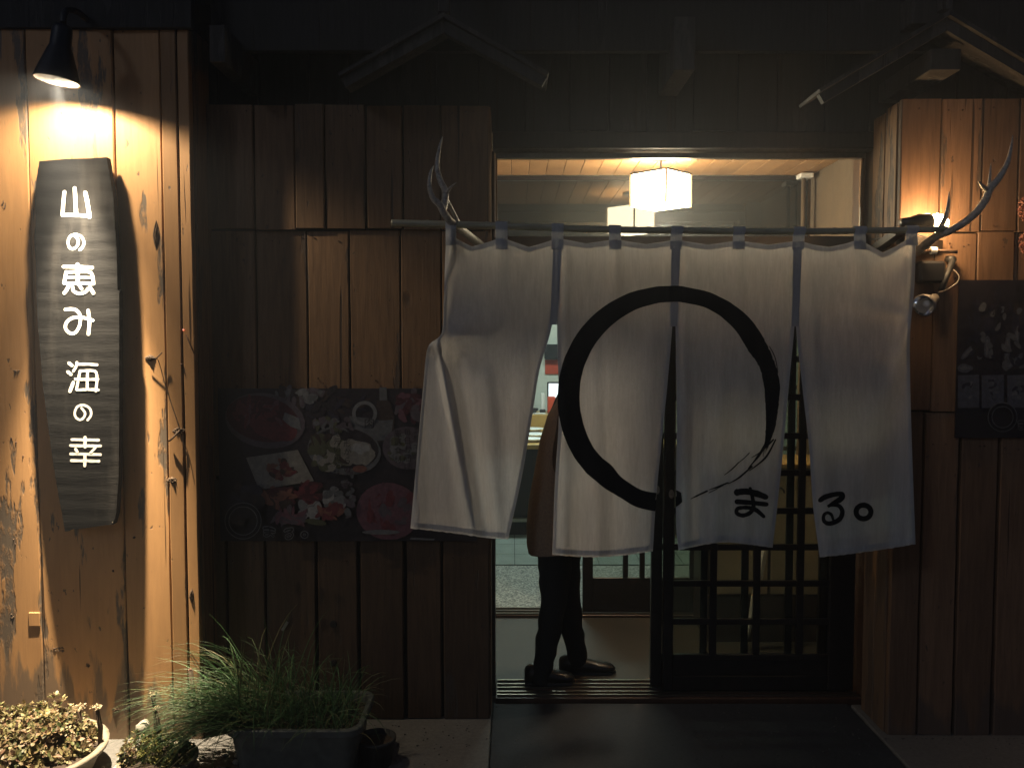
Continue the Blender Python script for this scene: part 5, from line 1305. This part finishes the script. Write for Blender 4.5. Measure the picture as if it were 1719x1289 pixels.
# planter with chives
XP0, XP1, YP0, YP1, HP = P(372, 1243, 3.0).x, P(603, 1243, 3.0).x + .005, 3.0, 3.36, .212
g3 = empty('potted_chives', ((XP0 + XP1) / 2, 3.2, 0), 'grey rounded planter overflowing with long green chive leaves', 'plant')
def rrect(x0, x1, y0, y1, r, z, n=6):
    out = []
    for (cx, cy, a0) in ((x1 - r, y1 - r, 0), (x0 + r, y1 - r, 90), (x0 + r, y0 + r, 180), (x1 - r, y0 + r, 270)):
        for k in range(n + 1): a = R(a0 + 90 * k / n); out.append((cx + r * cos(a), cy + r * sin(a), z))
    return out
rings = []
for ins, z in ((.05, 0), (.045, .004), (.014, HP - .03), (.012, HP - .028), (.0, HP - .026), (0.0, HP - .004), (.004, HP), (.018, HP), (.022, HP - .006), (.026, HP - .04)):
    rings.append(rrect(XP0 + ins, XP1 - ins, YP0 + ins, YP1 - ins, .06 - ins * .4, z))
n = len(rings[0]); v = [q for r in rings for q in r]; f = [tuple(range(n - 1, -1, -1))]
for i in range(len(rings) - 1):
    for j in range(n): f.append((i * n + j, i * n + (j + 1) % n, (i + 1) * n + (j + 1) % n, (i + 1) * n + j))
smooth_by_angle(mk('planter', v, f, simple('grey_green_planter', (.075, .085, .08), .55, noise=.25, nscale=25, bmp=.2), g3), 35)
s_ = rrect(XP0 + .024, XP1 - .024, YP0 + .024, YP1 - .024, .04, HP - .035)
mk('soil', s_, [tuple(range(len(s_)))], M['soil'], g3)
def blade(mb, p, d, L, w, droop):
    """arching blade: start p, initial direction d"""
    n = 7; pts = [p]; dd = d.normalized(); st = L / n
    for i in range(n):
        dd = (dd + Vector((0, 0, -droop * (i + 1) / n))).normalized(); pts.append(pts[-1] + dd * st)
    sd = dd.cross(Vector((0, 0, 1))); sd = (sd.normalized() if sd.length > .01 else Vector((1, 0, 0)))
    sd = (sd + Vector((0, .5, 0))).normalized()
    v = []; f = []
    for i, q in enumerate(pts):
        ww = w * (1 - (i / n) ** 2.2) * .5 + .0002; v += [q - sd * ww, q + Vector((0, -ww * .5, ww * .4)), q + sd * ww]
    for i in range(n):
        for k in (0, 1): a = i * 3 + k; f.append((a, a + 1, a + 4, a + 3))
    mb.add(v, f)
rn = random.Random(5); mb = MB()
for i in range(800):
    lx = rn.random() ** 1.5; x = lerp(XP0 + .03, XP1 - .05, lx); y = rn.uniform(YP0 + .04, YP1 - .04)
    left = 1 - lx
    d = Vector((rn.gauss(-.55 * left - .05, .42), rn.gauss(-.10, .32), rn.uniform(.5, 1.2)))
    L = rn.uniform(.16, .42) * (.62 + .55 * left)
    blade(mb, Vector((x, y, HP - .036)), d, L, rn.uniform(.0030, .0052), rn.uniform(.12, .75))
for i in range(420):   # the long ones that lean far out to the left
    x = lerp(XP0 + .02, XP0 + .18, rn.random()); y = rn.uniform(YP0 + .04, YP1 - .08)
    blade(mb, Vector((x, y, HP - .036)), Vector((rn.uniform(-1.6, -.5), rn.gauss(-.25, .25), rn.uniform(.25, 1.1))), rn.uniform(.32, .56), rn.uniform(.0030, .0052), rn.uniform(.2, .6))
mb.build('foliage', M['grass'], g3)
# black pot and pebbles behind
c5 = (P(632, 1260, 3.18).x, 3.18)
g5 = empty('plant_pot', (c5[0], c5[1], 0), 'empty black plastic pot tucked behind the chive planter', 'pot')
MB().lathe([(0, .002), (.055, 0), (.07, .09), (.075, .092), (.076, .105), (.068, .106), (.062, .03), (0, .028)], (c5[0], c5[1], 0), 28).build('pot_shell', M['black_dull'], g5, True)
MB().lathe([(0, .006), (.066, 0)], (c5[0], c5[1], .085), 18).build('soil', M['soil'], g5)
mb = MB()
for i in range(70):
    p = Vector((rn.uniform(P(165, 1260, 3.2).x, P(385, 1260, 3.0).x), rn.uniform(2.95, 3.3), .0)); r = rn.uniform(.006, .016)
    mb.lathe([(0, 0), (r * .9, r * .1), (r, r * .5), (r * .6, r * .95), (0, r)], p, 7, axis=(rn.uniform(-.2, .2), rn.uniform(-.2, .2), 1), sy=rn.uniform(.6, 1))
tag(mb.build('pebbles', M['stone'], None, True), 'small pale pebbles and grit around the plant pots', 'pebbles', kind='stuff')

mb = MB(); rn = random.Random(21)
for i in range(320):
    p = Vector((rn.uniform(-.9, 2.4), rn.uniform(3.05, 3.72) if i % 3 else rn.uniform(3.3, 3.5), -.005)); r = rn.uniform(.0012, .0045)
    if p.x < -.1: p.y = min(p.y, 3.5); p.z = .001
    if p.x > XR: p.y = min(p.y, 3.38); p.z = .001
    mb.lathe([(0, 0), (r, r * .1), (r * .9, r * .7), (0, r)], p, 5, axis=(rn.uniform(-.2, .2), rn.uniform(-.2, .2), 1), sy=rn.uniform(.5, 1))
tag(mb.build('grit', simple('dark_grit', (.07, .068, .065), .9, noise=.5, nscale=30), None), 'fine grit scattered over the paving and kerb slabs', 'grit', kind='stuff')

# dried flowers hanging at the right edge
fg = empty('dried_flower_bunch', P(1722, 300, 3.32), 'bunch of dried pink flowers hanging on the right wall', 'dried flowers')
MB().tube([P(1730, 250, 3.39), P(1727, 320, 3.33), P(1730, 425, 3.33)], .004, 6).build('stem', M['stem'], fg)
for (px, py, r) in [(1727, 350, .045), (1730, 405, .05)]:
    mb = MB(); p = P(px, py, 3.33)
    for _ in range(150):
        u = Vector((rn.gauss(0, 1), rn.gauss(0, 1), rn.gauss(0, 1))).normalized(); rosette(mb, p + Vector((u.x * r * .8, u.y * r * .5, u.z * r * 1.1)) * rn.uniform(.7, 1), .010, u, 5, rn)
    mb.build('flower_head', M['pink'], fg)

# thin haze added to stand for lens veil and glow round the lamps
hz = MB().box(-9.5, 9.5, -8.5, 10.5, -1.1, 4.5).build('haze', None)
hm_ = bpy.data.materials.new('veil_haze'); hm_.use_nodes = True; nt = hm_.node_tree; nt.nodes.clear()
o_ = nt.nodes.new('ShaderNodeOutputMaterial'); pv = nt.nodes.new('ShaderNodeVolumePrincipled')
pv.inputs['Density'].default_value = .017; pv.inputs['Color'].default_value = (.78, .86, 1, 1); pv.inputs['Anisotropy'].default_value = .6
nt.links.new(pv.outputs[0], o_.inputs[1]); hz.data.materials.append(hm_)
tag(hz, 'faint added haze standing in for lens veil round the shop front', None, None, 'stuff')
